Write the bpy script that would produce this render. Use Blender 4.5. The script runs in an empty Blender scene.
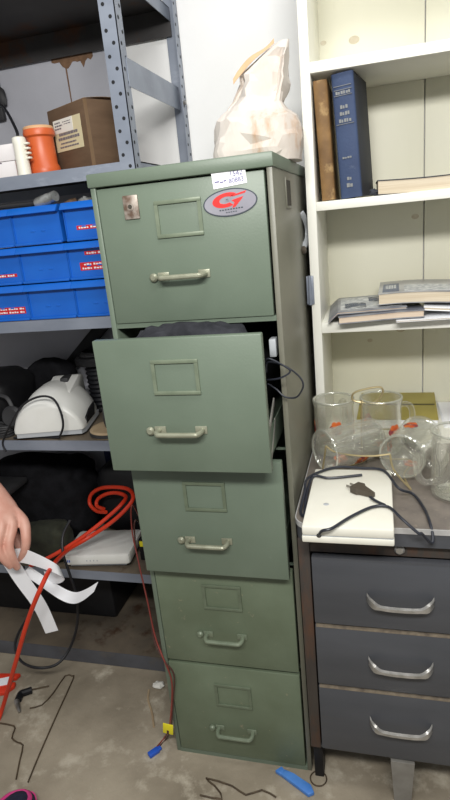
import bpy, bmesh, math, random
from mathutils import Vector, Matrix, noise as mnoise
random.seed(7)
SC = bpy.context.scene
COL = SC.collection
V = Vector
PI = math.pi

# ------------------------------------------------------------------ materials
def lin(c):
    out = []
    for v in c[:3]:
        v = v / 255.0
        out.append(v / 12.92 if v <= 0.04045 else ((v + 0.055) / 1.055) ** 2.4)
    return (out[0], out[1], out[2], 1.0)

def mat(name, col, rough=0.5, metal=0.0, col2=None, nscale=8.0, nlo=0.35, nhi=0.7, detail=6.0,
        col3=None, scale3=3.0, lo3=0.58, hi3=0.68, bump=0.0, bscale=60.0, spec=0.5, stretch=None, emit=0.0):
    m = bpy.data.materials.new(name)
    m.use_nodes = True
    nt = m.node_tree
    N, L = nt.nodes, nt.links
    b = N['Principled BSDF']
    b.inputs['Roughness'].default_value = rough
    b.inputs['Metallic'].default_value = metal
    b.inputs['Specular IOR Level'].default_value = spec
    b.inputs['Base Color'].default_value = lin(col)
    tc = N.new('ShaderNodeTexCoord')
    mp = N.new('ShaderNodeMapping')
    L.new(tc.outputs['Object'], mp.inputs['Vector'])
    if stretch: mp.inputs['Scale'].default_value = stretch
    src = None
    if col2:
        n = N.new('ShaderNodeTexNoise'); n.inputs['Scale'].default_value = nscale; n.inputs['Detail'].default_value = detail
        L.new(mp.outputs[0], n.inputs['Vector'])
        mr = N.new('ShaderNodeMapRange'); mr.inputs[1].default_value = nlo; mr.inputs[2].default_value = nhi
        L.new(n.outputs['Fac'], mr.inputs[0])
        mx = N.new('ShaderNodeMix'); mx.data_type = 'RGBA'
        mx.inputs[6].default_value = lin(col); mx.inputs[7].default_value = lin(col2)
        L.new(mr.outputs[0], mx.inputs[0]); src = mx.outputs[2]
    if col3:
        n = N.new('ShaderNodeTexNoise'); n.inputs['Scale'].default_value = scale3; n.inputs['Detail'].default_value = 10; n.inputs['Roughness'].default_value = 0.65
        L.new(mp.outputs[0], n.inputs['Vector'])
        mr = N.new('ShaderNodeMapRange'); mr.inputs[1].default_value = lo3; mr.inputs[2].default_value = hi3
        L.new(n.outputs['Fac'], mr.inputs[0])
        mx = N.new('ShaderNodeMix'); mx.data_type = 'RGBA'
        if src: L.new(src, mx.inputs[6])
        else: mx.inputs[6].default_value = lin(col)
        mx.inputs[7].default_value = lin(col3)
        L.new(mr.outputs[0], mx.inputs[0]); src = mx.outputs[2]
    if src: L.new(src, b.inputs['Base Color'])
    if bump:
        n = N.new('ShaderNodeTexNoise'); n.inputs['Scale'].default_value = bscale; n.inputs['Detail'].default_value = 5
        L.new(mp.outputs[0], n.inputs['Vector'])
        bp = N.new('ShaderNodeBump'); bp.inputs['Strength'].default_value = bump; bp.inputs['Distance'].default_value = 0.004
        L.new(n.outputs['Fac'], bp.inputs['Height']); L.new(bp.outputs[0], b.inputs['Normal'])
    return m

def glass_mat(name, tint=(252, 252, 250), base=0.065):
    m = bpy.data.materials.new(name); m.use_nodes = True
    nt = m.node_tree; N, L = nt.nodes, nt.links
    N.remove(N['Principled BSDF'])
    out = N['Material Output']
    tr = N.new('ShaderNodeBsdfTransparent'); tr.inputs[0].default_value = lin(tint)
    gl = N.new('ShaderNodeBsdfGlossy'); gl.inputs['Roughness'].default_value = 0.04
    gl.inputs['Color'].default_value = (0.95, 0.95, 0.93, 1)
    df = N.new('ShaderNodeBsdfDiffuse'); df.inputs[0].default_value = lin((225, 225, 215))
    lw = N.new('ShaderNodeLayerWeight'); lw.inputs['Blend'].default_value = 0.28
    mr = N.new('ShaderNodeMapRange'); mr.inputs[3].default_value = base; mr.inputs[4].default_value = 0.9
    L.new(lw.outputs['Facing'], mr.inputs[0])
    gd = N.new('ShaderNodeMixShader'); gd.inputs[0].default_value = 0.32
    L.new(gl.outputs[0], gd.inputs[1]); L.new(df.outputs[0], gd.inputs[2])
    mx = N.new('ShaderNodeMixShader')
    L.new(mr.outputs[0], mx.inputs[0]); L.new(tr.outputs[0], mx.inputs[1]); L.new(gd.outputs[0], mx.inputs[2])
    L.new(mx.outputs[0], out.inputs['Surface'])
    return m

M = {}
M['green'] = mat('sage_green_enamel', (108, 121, 106), .42, 0, (98, 111, 96), 5, .35, .7, col3=(118, 130, 116), scale3=22, lo3=.66, hi3=.78, bump=.05, bscale=250)
M['green_side'] = mat('sage_green_enamel_side', (116, 114, 101), .4, 0, (102, 103, 90), 4, .3, .7, col3=(86, 78, 64), scale3=7, lo3=.58, hi3=.75, bump=.05, bscale=200, stretch=(1, 1, .35))
M['green_worn'] = mat('scuffed_green_enamel', (110, 122, 101), .5, 0, (96, 107, 86), 9, .3, .7, col3=(148, 140, 116), scale3=40, lo3=.64, hi3=.72, bump=.08, bscale=200)
M['holder'] = mat('olive_holder', (122, 132, 112), .4, .1, (106, 117, 98), 40)
M['holder_dull'] = mat('dull_holder', (106, 117, 97), .5, .05, (96, 106, 87), 40)
M['pull'] = mat('cream_metal_pull', (158, 160, 140), .35, .3, (136, 137, 118), 40)
M['steel'] = mat('dull_steel', (170, 168, 164), .35, .8, (120, 112, 104), 60)
M['rusty_plate'] = mat('rusty_lock_plate', (170, 160, 150), .45, .4, (112, 92, 78), 60, .4, .6)
M['black'] = mat('black_plastic', (20, 20, 22), .55, 0, (28, 28, 30), 20, spec=.3)
M['cable'] = mat('black_rubber', (22, 23, 28), .5)
M['cable_blue'] = mat('slate_cable', (38, 41, 50), .4)
M['glass_edge'] = glass_mat('thick_glass_edge', (246, 248, 244), .35)
M['cloth'] = mat('black_cloth', (28, 28, 31), .95, 0, (18, 18, 20), 30, bump=.5, bscale=90, spec=.1)
M['olive_cloth'] = mat('dark_olive_cloth', (48, 50, 37), .9, 0, (28, 30, 22), 25, bump=.5, bscale=60)
M['white_wall'] = mat('white_painted_wall', (236, 236, 235), .8, 0, (228, 228, 227), 3, col3=(214, 214, 214), scale3=9, lo3=.70, hi3=.80, bump=.15, bscale=40)
M['grey_wall'] = mat('grey_left_wall', (186, 187, 195), .85, 0, (170, 171, 179), 4, col3=(160, 152, 142), scale3=4, lo3=.64, hi3=.76, bump=.2, bscale=40)  # greyer tone for the left section of the back wall
M['cloth_grey'] = mat('charcoal_cloth', (56, 57, 62), .9, 0, (36, 37, 41), 26, bump=.6, bscale=70, spec=.15)
M['shelf_grimy_dim'] = mat('grimy_dimmed_shelf_paint', (92, 94, 100), .6, .1, (76, 76, 80), 12, col3=(100, 92, 82), scale3=8, lo3=.55, hi3=.7)  # grime, plus the weaker light near the floor put into the colour
M['stain'] = mat('brown_water_stain', (128, 98, 74), .85, 0, (98, 72, 52), 60)
M['shelf_grey'] = mat('blue_grey_shelf_paint', (138, 145, 158), .4, .15, (118, 125, 138), 14, col3=(168, 175, 188), scale3=8, lo3=.62, hi3=.74, stretch=(.4, 1, 1))
M['shelf_dark'] = mat('worn_shelf_sheet', (118, 106, 90), .6, .1, (92, 84, 74), 10, col3=(70, 50, 36), scale3=9, lo3=.58, hi3=.68)
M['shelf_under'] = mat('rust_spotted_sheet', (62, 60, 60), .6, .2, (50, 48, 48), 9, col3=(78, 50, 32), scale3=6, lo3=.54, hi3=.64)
M['hole'] = mat('punched_hole_dark', (20, 22, 26), .8)
M['cream'] = mat('cream_gloss_paint', (240, 239, 230), .4, 0, (230, 229, 218), 3, bump=.08, bscale=30)
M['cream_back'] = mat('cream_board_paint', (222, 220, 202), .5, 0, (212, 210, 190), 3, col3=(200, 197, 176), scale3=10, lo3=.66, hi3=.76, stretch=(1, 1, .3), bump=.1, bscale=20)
M['knot'] = mat('wood_knot', (206, 198, 178), .6, 0, (192, 180, 156), 60)
M['gap'] = mat('dark_joint', (62, 58, 50), .9)
M['desk'] = mat('slate_desk_enamel', (82, 84, 89), .42, .05, (72, 74, 79), 6, col3=(86, 80, 70), scale3=5, lo3=.62, hi3=.74, stretch=(.5, 1, 2.2), bump=.05, bscale=200)
M['desk_rust'] = mat('rust_streaked_enamel', (74, 68, 62), .6, .1, (58, 52, 49), 9, col3=(86, 62, 48), scale3=11, lo3=.48, hi3=.64, stretch=(2, 2, .6), bump=.1)
M['rust'] = mat('rust', (116, 70, 44), .8, 0, (80, 48, 32), 60)
M['worn_edge'] = mat('worn_paint_edge', (150, 138, 120), .5, .2, (110, 100, 90), 60)
M['linoleum'] = mat('grey_linoleum', (124, 116, 108), .4, 0, (104, 97, 92), 30, detail=10, col3=(140, 130, 118), scale3=60, lo3=.6, hi3=.7)
M['alu'] = mat('aluminium_trim', (222, 222, 222), .35, .5, (205, 205, 205), 30)
M['silver'] = mat('silver_pull', (196, 194, 190), .3, .6, (160, 158, 152), 50)
M['leg_grey'] = mat('grey_leg', (150, 148, 142), .5, .2, (128, 124, 118), 20)
M['concrete'] = mat('stained_concrete', (170, 159, 140), .8, 0, (128, 118, 101), 4.5, .30, .68, detail=14, col3=(190, 181, 163), scale3=11, lo3=.55, hi3=.72, bump=.5, bscale=45)
M['white_plastic'] = mat('white_plastic', (226, 226, 222), .35, 0, (214, 214, 208), 10)
M['white_case'] = mat('warm_white_case', (232, 230, 218), .45, 0, (222, 219, 205), 8)
M['grey_plastic'] = mat('pale_grey_plastic', (176, 180, 184), .45)
M['card'] = mat('brown_cardboard', (98, 76, 56), .8, 0, (86, 65, 46), 12, stretch=(1, 1, 4), bump=.1)
M['card_edge'] = mat('pale_cardboard_edge', (150, 122, 94), .8)
M['tape'] = mat('packing_tape', (112, 90, 68), .25)
M['label'] = mat('white_label', (222, 220, 212), .6)
M['label_cream'] = mat('cream_label', (206, 196, 160), .6)
M['ink'] = mat('grey_ink', (110, 104, 110), .7)
M['ink_blue'] = mat('violet_ink', (112, 108, 150), .7)
M['terracotta'] = mat('terracotta_plastic', (206, 98, 50), .4, 0, (190, 84, 42), 8)
M['rim'] = mat('pale_orange_rim', (216, 170, 126), .5)
M['bin'] = mat('blue_polypropylene', (26, 104, 200), .35, 0, (20, 92, 186), 6)
M['red_label'] = mat('red_label_tape', (196, 36, 40), .35)
M['white_ink'] = mat('white_print', (232, 222, 222), .5)
M['paper'] = mat('white_paper', (240, 241, 244), .6)
M['pages'] = mat('yellowed_pages', (212, 200, 178), .8, 0, (194, 178, 152), 120, stretch=(.05, .05, 3))
M['pages_pink'] = mat('pinkish_page_edges', (210, 194, 174), .8, 0, (194, 172, 150), 120, stretch=(.05, .05, 3))
M['book_tan'] = mat('worn_tan_leather', (132, 100, 58), .7, 0, (92, 66, 36), 18, col3=(176, 146, 98), scale3=22, lo3=.56, hi3=.70, bump=.4, bscale=50)
M['book_blue'] = mat('blue_book_cloth', (56, 72, 104), .75, 0, (44, 58, 88), 10, col3=(92, 104, 126), scale3=24, lo3=.60, hi3=.74, bump=.2, bscale=200)
M['book_side'] = mat('dark_cover_board', (52, 56, 66), .75, 0, (40, 42, 50), 12)
M['gold'] = mat('faded_gilt', (128, 130, 130), .6, .1)
M['mag_grey'] = mat('grey_magazine_cover', (142, 144, 148), .35, 0, (110, 112, 122), 18, .4, .6)
M['mag_silver'] = mat('silver_magazine_cover', (168, 168, 168), .3, 0, (136, 136, 140), 9, .4, .6)
M['mag_art'] = mat('slate_cover_panel', (92, 104, 126), .4, 0, (70, 80, 104), 40)
M['mag_light'] = mat('pale_cover_panel', (206, 208, 206), .4, 0, (160, 164, 168), 70, .42, .58)
M['olive_cover'] = mat('olive_yellow_cover', (168, 156, 82), .55, 0, (148, 136, 66), 8)
M['olive_dark'] = mat('dark_olive_band', (84, 78, 40), .6)
M['glass'] = glass_mat('clear_glass')
M['petal'] = mat('orange_petal_paint', (206, 112, 42), .5, 0, (176, 70, 40), 60)
M['wine'] = mat('wine_petal_paint', (132, 60, 62), .5)
M['brass'] = mat('brass_wire', (188, 172, 132), .3, .7)
M['bag_paper'] = mat('off_white_paper_bag', (216, 208, 200), .8, 0, (204, 194, 184), 9, .4, .65, col3=(190, 158, 130), scale3=8, lo3=.58, hi3=.68, stretch=(1.6, 1, .5), bump=.4, bscale=30)
M['bag_tan'] = mat('tan_bag_edge', (206, 172, 134), .8)
M['cord_orange'] = mat('orange_red_rubber', (214, 62, 34), .4, 0, (196, 50, 26), 10)
M['wire_red'] = mat('red_wire_sleeve', (128, 56, 48), .5)
M['wire_brown'] = mat('brown_wire_sleeve', (74, 46, 40), .5)
M['yellow'] = mat('yellow_tag', (226, 214, 40), .5)
M['blue_plug'] = mat('blue_plug', (40, 88, 190), .4)
M['blue_tool'] = mat('bright_blue_plastic', (84, 140, 214), .4, 0, (66, 122, 200), 20)
M['rust_wire'] = mat('rusty_wire', (92, 78, 60), .6, .3, (66, 54, 42), 60)
M['skin'] = mat('skin', (214, 166, 148), .5, 0, (204, 146, 128), 30, bump=.08, bscale=120)
M['nail'] = mat('nail', (222, 176, 160), .3)
M['navy'] = mat('navy_mesh_fabric', (40, 42, 66), .8, 0, (30, 30, 50), 60, bump=.3, bscale=200)
M['pink'] = mat('pink_rubber', (206, 62, 128), .5)
M['wood_disc'] = mat('pale_wood', (172, 152, 122), .7, 0, (150, 128, 100), 14)
M['rubber_dark'] = mat('grey_black_rubber', (48, 48, 50), .6, 0, (38, 38, 40), 20)
M['navy_plastic'] = mat('dark_navy_plastic', (34, 44, 84), .5, 0, (26, 34, 66), 8)
M['plug_brown'] = mat('dark_taupe_plug', (74, 66, 56), .5)
M['glassjar'] = mat('silvered_lid', (186, 188, 186), .3, .5, (120, 122, 120), 30)
M['red_plastic'] = mat('red_orange_plastic', (212, 56, 32), .45)
M['lilac_white'] = mat('carton_white', (226, 222, 222), .7)
M['carton_side'] = mat('carton_mauve_side', (178, 150, 142), .7)
M['logo_silver'] = mat('silver_badge', (178, 178, 186), .3, .4, (150, 148, 158), 6)
M['logo_red'] = mat('red_badge_print', (214, 44, 40), .4)
M['logo_dark'] = mat('dark_badge_rim', (58, 66, 74), .4)

# ------------------------------------------------------------------ mesh building
def smooth_path(pts, n=8):
    pts = [V(p) for p in pts]
    if len(pts) < 3: return pts
    out = []
    for i in range(len(pts) - 1):
        p0 = pts[max(i - 1, 0)]; p1 = pts[i]; p2 = pts[i + 1]; p3 = pts[min(i + 2, len(pts) - 1)]
        for k in range(n):
            t = k / n
            out.append(0.5 * ((2 * p1) + (p2 - p0) * t + (2 * p0 - 5 * p1 + 4 * p2 - p3) * t * t + (3 * p1 - p0 - 3 * p2 + p3) * t ** 3))
    out.append(pts[-1])
    return out

class MB:
    def __init__(s): s.bm = bmesh.new()
    def _join(s, t, mi=0, T=None):
        bmesh.ops.recalc_face_normals(t, faces=t.faces)
        if T is not None: t.transform(T)
        for f in t.faces: f.material_index = mi
        me = bpy.data.meshes.new('tmp'); t.to_mesh(me); t.free()
        s.bm.from_mesh(me); bpy.data.meshes.remove(me)
        return s
    def box(s, x0, x1, y0, y1, z0, z1, bev=0, seg=2, mi=0, T=None):
        t = bmesh.new()
        vs = [t.verts.new((x, y, z)) for x in (x0, x1) for y in (y0, y1) for z in (z0, z1)]
        for f in ((0, 1, 3, 2), (4, 6, 7, 5), (0, 4, 5, 1), (2, 3, 7, 6), (0, 2, 6, 4), (1, 5, 7, 3)):
            t.faces.new([vs[i] for i in f])
        if bev: bmesh.ops.bevel(t, geom=t.edges[:], offset=bev, segments=seg, profile=.5, affect='EDGES')
        return s._join(t, mi, T)
    def rings(s, rings, cap0=True, cap1=True, closed=True, mi=0, T=None, loop=False):
        t = bmesh.new()
        R = [[t.verts.new(p) for p in r] for r in rings]
        n = len(R[0])
        pairs = list(zip(R[:-1], R[1:])) + ([(R[-1], R[0])] if loop else [])
        for a, b in pairs:
            for i in range(n if closed else n - 1):
                j = (i + 1) % n
                t.faces.new((a[i], a[j], b[j], b[i]))
        if cap0 and not loop: t.faces.new(R[0][::-1])
        if cap1 and not loop: t.faces.new(R[-1])
        return s._join(t, mi, T)
    def cyl(s, p0, p1, r0, r1=None, n=16, mi=0, T=None):
        p0, p1 = V(p0), V(p1); r1 = r0 if r1 is None else r1
        d = (p1 - p0).normalized(); a = d.orthogonal().normalized(); b = d.cross(a)
        ring = lambda p, r: [p + r * (math.cos(2 * PI * i / n) * a + math.sin(2 * PI * i / n) * b) for i in range(n)]
        return s.rings([ring(p0, r0), ring(p1, r1)], mi=mi, T=T)
    def tube(s, pts, r, n=8, sm=8, mi=0, loop=False, flat=1.0, T=None):
        P = smooth_path(list(pts) + ([pts[0]] if loop else []), sm) if sm else [V(p) for p in pts]
        if loop: P = P[:-1]
        rings = []; a = None
        for i, p in enumerate(P):
            d = (P[(i + 1) % len(P)] - P[i - 1]) if loop else (P[min(i + 1, len(P) - 1)] - P[max(i - 1, 0)])
            if d.length < 1e-9: d = V((0, 0, 1))
            d.normalize()
            a = d.orthogonal().normalized() if a is None else (a - a.dot(d) * d).normalized()
            b = d.cross(a)
            rr = r(i / (len(P) - 1)) if callable(r) else r
            rings.append([p + rr * (math.cos(2 * PI * k / n) * a + flat * math.sin(2 * PI * k / n) * b) for k in range(n)])
        return s.rings(rings, mi=mi, loop=loop, T=T)
    def lathe(s, prof, c=(0, 0, 0), n=32, mi=0, T=None, cap=True, loop=False):
        c = V(c)
        rings = [[c + V((r * math.cos(2 * PI * k / n), r * math.sin(2 * PI * k / n), z)) for k in range(n)] for r, z in prof]
        return s.rings(rings, cap, cap, mi=mi, T=T, loop=loop)
    def prism(s, poly, ax, d0, d1, mi=0, T=None, bev=0):
        f = {'x': lambda u, v, d: (d, u, v), 'y': lambda u, v, d: (u, d, v), 'z': lambda u, v, d: (u, v, d)}[ax]
        t = bmesh.new()
        A = [t.verts.new(f(u, v, d0)) for u, v in poly]; B = [t.verts.new(f(u, v, d1)) for u, v in poly]
        n = len(A)
        t.faces.new(A); t.faces.new(B[::-1])
        for i in range(n): t.faces.new((A[i], B[i], B[(i + 1) % n], A[(i + 1) % n]))
        if bev: bmesh.ops.bevel(t, geom=t.edges[:], offset=bev, segments=2, profile=.5, affect='EDGES')
        return s._join(t, mi, T)
    def slab(s, fn, nu, nv, th, mi=0, mi_side=None, T=None):
        """sheet fn(u,v)->point of thickness th (below, along -z or a callable offset)"""
        t = bmesh.new()
        off = th if callable(th) else (lambda u, v: V((0, 0, -th)))
        top = [[t.verts.new(V(fn(i / nu, j / nv))) for j in range(nv + 1)] for i in range(nu + 1)]
        bot = [[t.verts.new(V(fn(i / nu, j / nv)) + V(off(i / nu, j / nv))) for j in range(nv + 1)] for i in range(nu + 1)]
        side = []
        for i in range(nu):
            for j in range(nv):
                t.faces.new((top[i][j], top[i + 1][j], top[i + 1][j + 1], top[i][j + 1]))
                t.faces.new((bot[i][j], bot[i][j + 1], bot[i + 1][j + 1], bot[i + 1][j]))
        for i in range(nu):
            for j in (0, nv):
                side.append(t.faces.new((top[i][j], bot[i][j], bot[i + 1][j], top[i + 1][j])))
        for j in range(nv):
            for i in (0, nu):
                side.append(t.faces.new((top[i][j], top[i][j + 1], bot[i][j + 1], bot[i][j])))
        bmesh.ops.recalc_face_normals(t, faces=t.faces)
        for f in t.faces: f.material_index = mi
        if mi_side is not None:
            for f in side: f.material_index = mi_side
        if T is not None: t.transform(T)
        me = bpy.data.meshes.new('tmp'); t.to_mesh(me); t.free(); s.bm.from_mesh(me); bpy.data.meshes.remove(me)
        return s
    def ball(s, c, r, sc=(1, 1, 1), seg=20, mi=0, T=None, jit=0.0, fr=3.0, seed=0):
        t = bmesh.new()
        bmesh.ops.create_uvsphere(t, u_segments=seg, v_segments=max(6, seg // 2), radius=1)
        for v in t.verts:
            d = 1 + (jit * mnoise.noise(v.co * fr + V((seed, seed * 1.7, 0))) if jit else 0)
            v.co = V(c) + V((v.co.x * sc[0] * r * d, v.co.y * sc[1] * r * d, v.co.z * sc[2] * r * d))
        return s._join(t, mi, T)
    def text(s, txt, size, T, mi=0, th=.0004, align='CENTER'):
        cu = bpy.data.curves.new('txt', 'FONT'); cu.body = txt; cu.size = size; cu.extrude = th
        cu.align_x = align; cu.align_y = 'CENTER'
        o = bpy.data.objects.new('txt', cu); COL.objects.link(o)
        dg = bpy.context.evaluated_depsgraph_get()
        me = bpy.data.meshes.new_from_object(o.evaluated_get(dg))
        t = bmesh.new(); t.from_mesh(me)
        bpy.data.objects.remove(o); bpy.data.curves.remove(cu); bpy.data.meshes.remove(me)
        return s._join(t, mi, T)

def world_loc(o):
    p = V((0, 0, 0))
    while o: p += o.location; o = o.parent
    return p

def obj(name, mb, mats, parent=None, label=None, ang=35):
    me = bpy.data.meshes.new(name)
    bm = mb.bm
    if parent:
        off = world_loc(parent); loc = V((0, 0, 0))
    else:
        xs = [v.co for v in bm.verts]
        lo = V((min(p[i] for p in xs) for i in range(3))); hi = V((max(p[i] for p in xs) for i in range(3)))
        off = V(((lo.x + hi.x) / 2, (lo.y + hi.y) / 2, lo.z)); loc = off.copy()
    bmesh.ops.translate(bm, verts=bm.verts, vec=-off)
    bm.to_mesh(me); bm.free()
    me.polygons.foreach_set('use_smooth', [True] * len(me.polygons))
    me.set_sharp_from_angle(angle=math.radians(ang))
    for m in (mats if isinstance(mats, (list, tuple)) else [mats]): me.materials.append(M[m])
    o = bpy.data.objects.new(name, me); COL.objects.link(o)
    o.location = loc
    if parent: o.parent = parent
    if label: o['label'] = label
    return o

def tag(o, label, cat, group=None, kind=None):
    o['label'] = label; o['category'] = cat
    if group: o['group'] = group
    if kind: o['kind'] = kind
    return o

def thing(name, label, cat, loc, group=None):
    o = bpy.data.objects.new(name, None); o.empty_display_size = .05
    COL.objects.link(o); o.location = loc
    return tag(o, label, cat, group)

def solo(name, mb, mats, label, cat, group=None, ang=35):
    return tag(obj(name, mb, mats, ang=ang), label, cat, group)

def struct(name, mb, mats):
    o = obj(name, mb, mats); o['kind'] = 'structure'; return o

def rotz(a, c): return Matrix.Translation(c) @ Matrix.Rotation(a, 4, 'Z') @ Matrix.Translation(-V(c))
def frame(x, y, z, o):
    m = Matrix((x, y, z)).transposed().to_4x4(); m.translation = V(o); return m
FRONT = lambda o, a=0: Matrix.Translation(o) @ Matrix.Rotation(a, 4, 'Y') @ Matrix.Rotation(PI / 2, 4, 'X')  # text in the xz plane facing -y

# ------------------------------------------------------------------ setting
struct('floor', MB().box(-2.6, 2.8, -3.2, .80, -.05, 0), 'concrete')
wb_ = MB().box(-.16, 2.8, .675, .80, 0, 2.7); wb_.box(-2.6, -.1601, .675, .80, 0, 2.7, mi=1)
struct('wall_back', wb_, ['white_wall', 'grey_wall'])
struct('wall_left', MB().box(-2.7, -2.6, -3.2, .80, 0, 2.7), 'white_wall')
struct('wall_right', MB().box(2.8, 2.9, -3.2, .80, 0, 2.7), 'white_wall')

# ------------------------------------------------------------------ filing cabinet
W, H, D = .36, 1.45, .60
cab = thing('filing_cabinet', 'tall sage green five-drawer metal filing cabinet standing against the wall', 'filing cabinet', (.18, .3, 0))
b = MB()
b.box(0, .011, 0, D, 0, 1.425, .0015)
b.box(.349, W, 0, D, 0, 1.425, .0015, mi=1)
b.box(.011, .349, D - .01, D, 0, 1.425)
b.box(.011, .349, 0, D - .01, 0, .012)
for z0, z1 in ((1.1465, 1.1565), (.8675, .8705), (.5845, .5875), (.2985, .3035)):
    b.box(.011, .349, .004 if z0 > 1 else .022, .03, z0, z1)
obj('body', b, ['green', 'green_side'], cab)
obj('lid', MB().box(-.003, .363, -.005, D + .002, 1.4245, H, .003, mi=0), 'green', cab)
side = MB().box(W, W + .0025, .14, .205, 1.352, 1.412, .001)
side.box(W + .0025, W + .003, .146, .199, 1.357, 1.407, mi=1)
obj('side_card_holder', side, ['green_side', 'gap'], cab, label='dark card holder on the right flank')
st = MB().tube([(W + .002, .372, 1.340), (W + .007, .392, 1.325), (W + .009, .415, 1.302), (W + .008, .410, 1.276), (W + .002, .376, 1.258)], .007, flat=.35)
obj('side_strap', st, 'grey_plastic', cab, label='pale bent strap on the right flank')
obj('side_knob', MB().lathe([(.004, 0), (.009, .001), (.010, .006), (.006, .010)], n=18, T=Matrix.Translation((W, .362, 1.253)) @ Matrix.Rotation(PI / 2, 4, 'Y')), 'plug_brown', cab, label='dark knob on the right flank')

zones = [(1.157, 1.421, 0, 'green'), (.872, 1.144, -.105, 'green'), (.588, .866, -.04, 'green'), (.304, .582, -.001, 'green_worn'), (.013, .2955, -.001, 'green_worn')]
drawers = []
for i, (z0, z1, y, gm) in enumerate(zones):
    dx = -.007 if i == 1 else 0
    f = MB().box(.0125 + dx, .3445 + dx, y, y + .018, z0, z1, .0022)
    f.box(.03, .33, y + .018, y + .52, z0 + .01, z0 + .014)
    for x in (.03, .328): f.box(x, x + .002, y + .018, y + .52, z0 + .01, z0 + .07)
    f.box(.03, .332, y + .518, y + .52, z0 + .01, z0 + .16)
    d = obj('drawer', f, gm, cab); drawers.append(d)
    hz = z0 + .088; hx = .172 + dx; hm = 'pull' if i < 3 else 'holder'
    # card holder: raised rim around a recessed card
    c0, c1, e0, e1 = .128 + dx, .222 + dx, z0 + .162, z0 + .231
    k = MB()
    k.box(c0, c1, y - .004, y - .0002, e0, e0 + .0075, .001); k.box(c0, c1, y - .004, y - .0002, e1 - .0075, e1, .001)
    k.box(c0 + .0003, c0 + .0075, y - .0036, y - .0002, e0 + .0070, e1 - .0070); k.box(c1 - .0075, c1 - .0003, y - .0036, y - .0002, e0 + .0070, e1 - .0070)
    obj('card_holder', k, 'holder' if i < 2 else 'holder_dull', d)
    h = MB()
    for x in (hx - .042, hx + .042):
        h.box(x - .012, x + .012, y - .003, y, hz - .006, hz + .010, .0015)
    h.tube([(hx - .044, y - .001, hz + .002), (hx - .045, y - .015, hz + .002), (hx - .040, y - .025, hz + .001), (hx - .030, y - .027, hz + .001),
            (hx + .030, y - .027, hz + .001), (hx + .040, y - .025, hz + .001), (hx + .045, y - .015, hz + .002), (hx + .044, y - .001, hz + .002)], .0052, n=10, sm=5)
    obj('handle', h, hm, d)
    l = MB().lathe([(.004, 0), (.008, .001), (.0085, .006), (.005, .010)], n=16, T=Matrix.Translation((hx - .062, y, hz + .001)) @ Matrix.Rotation(PI / 2, 4, 'X'))
    obj('thumb_latch', l, hm, d)
d = drawers[0]
lp = MB().box(.066, .097, -.004, -.0002, 1.360, 1.404, .0012)
lp.cyl((.081, -.006, 1.383), (.081, -.003, 1.383), .0075, n=18); lp.cyl((.081, -.0075, 1.383), (.081, -.0055, 1.383), .004, n=14, mi=1)
obj('lock_plate', lp, ['rusty_plate', 'gap'], d, label='rusty square lock plate')
T0 = Matrix.Translation((.2795, -.0016, 1.4135)) @ Matrix.Rotation(math.radians(-4.5), 4, 'Y')
s = MB().box(-.032, .032, -.0004, .0003, -.0138, .0138, 0, T=T0 @ Matrix.Translation((0, .001, 0)))
TX = T0 @ Matrix.Rotation(PI / 2, 4, 'X')
TT = lambda x, z: T0 @ Matrix.Translation((x, .0001, z)) @ Matrix.Rotation(PI / 2, 4, 'X')
s.text('1542', .0125, TT(.014, .0058), 1, .0003)
s.text('80883', .0115, TT(.013, -.0055), 1, .0003)
for x0, x1, z in ((-.028, -.019, -.0035), (-.018, -.012, -.0055), (-.011, -.006, -.004)):
    s.box(x0, x1, -.0008, -.0003, z, z + .0022, mi=1, T=T0 @ Matrix.Translation((0, .0006, 0)))
obj('sticker', s, ['paper', 'ink_blue'], d, label='white number sticker')
lg = MB()
def ellipse(rx, rz, n=48): return [(rx * math.cos(2 * PI * k / n), rz * math.sin(2 * PI * k / n)) for k in range(n)]
TL = Matrix.Translation((.2775, 0, 1.3715)) @ Matrix.Rotation(math.radians(-3), 4, 'Y')
lg.prism(ellipse(.052, .0245), 'y', -.0012, -.0002, mi=2, T=TL)
lg.prism(ellipse(.0495, .0222), 'y', -.0017, -.001, mi=0, T=TL)
# slanted red swoosh ring open on the right with a tail below
out, inn = [], []
for k in range(29):
    a = math.radians(48 + k * 262 / 28)
    sh = lambda x, z: (x * 1.0 + .35 * z - .007, z + .005)
    out.append(sh(.026 * math.cos(a), .0128 * math.sin(a))); inn.append(sh(.0125 * math.cos(a), .0062 * math.sin(a)))
ringp = [[(o[0], -.0021, o[1]), (o[0], -.0016, o[1]), (q[0], -.0016, q[1]), (q[0], -.0021, q[1])] for o, q in zip(out, inn)]
lg.rings(ringp, mi=1, T=TL)
lg.prism([(.004, .012), (.0335, .0165), (.030, .0125), (.006, .0095)], 'y', -.0021, -.0016, mi=1, T=TL)
lg.prism([(.003, .0035), (.0265, .0075), (.0235, .0035), (.009, -.009), (.003, -.010), (.0085, -.001)], 'y', -.0021, -.0016, mi=1, T=TL)
lg.box(-.010, .001, -.0021, -.0016, .0025, .0075, mi=0, T=TL)
lg.text('PS', .0055, TL @ Matrix.Translation((-.0045, -.0022, .005)) @ Matrix.Rotation(PI / 2, 4, 'X'), 2, .0002)
for k in range(9): lg.box(-.022 + k * .0052, -.0185 + k * .0052, -.0020, -.0016, -.0128, -.0106, mi=2, T=TL)
for k in range(5): lg.box(-.010 + k * .0045, -.007 + k * .0045, -.0020, -.0016, -.0176, -.0160, mi=2, T=TL)
obj('logo_badge', lg, ['logo_silver', 'logo_red', 'logo_dark'], d, label='oval silver badge with a red emblem')

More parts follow.
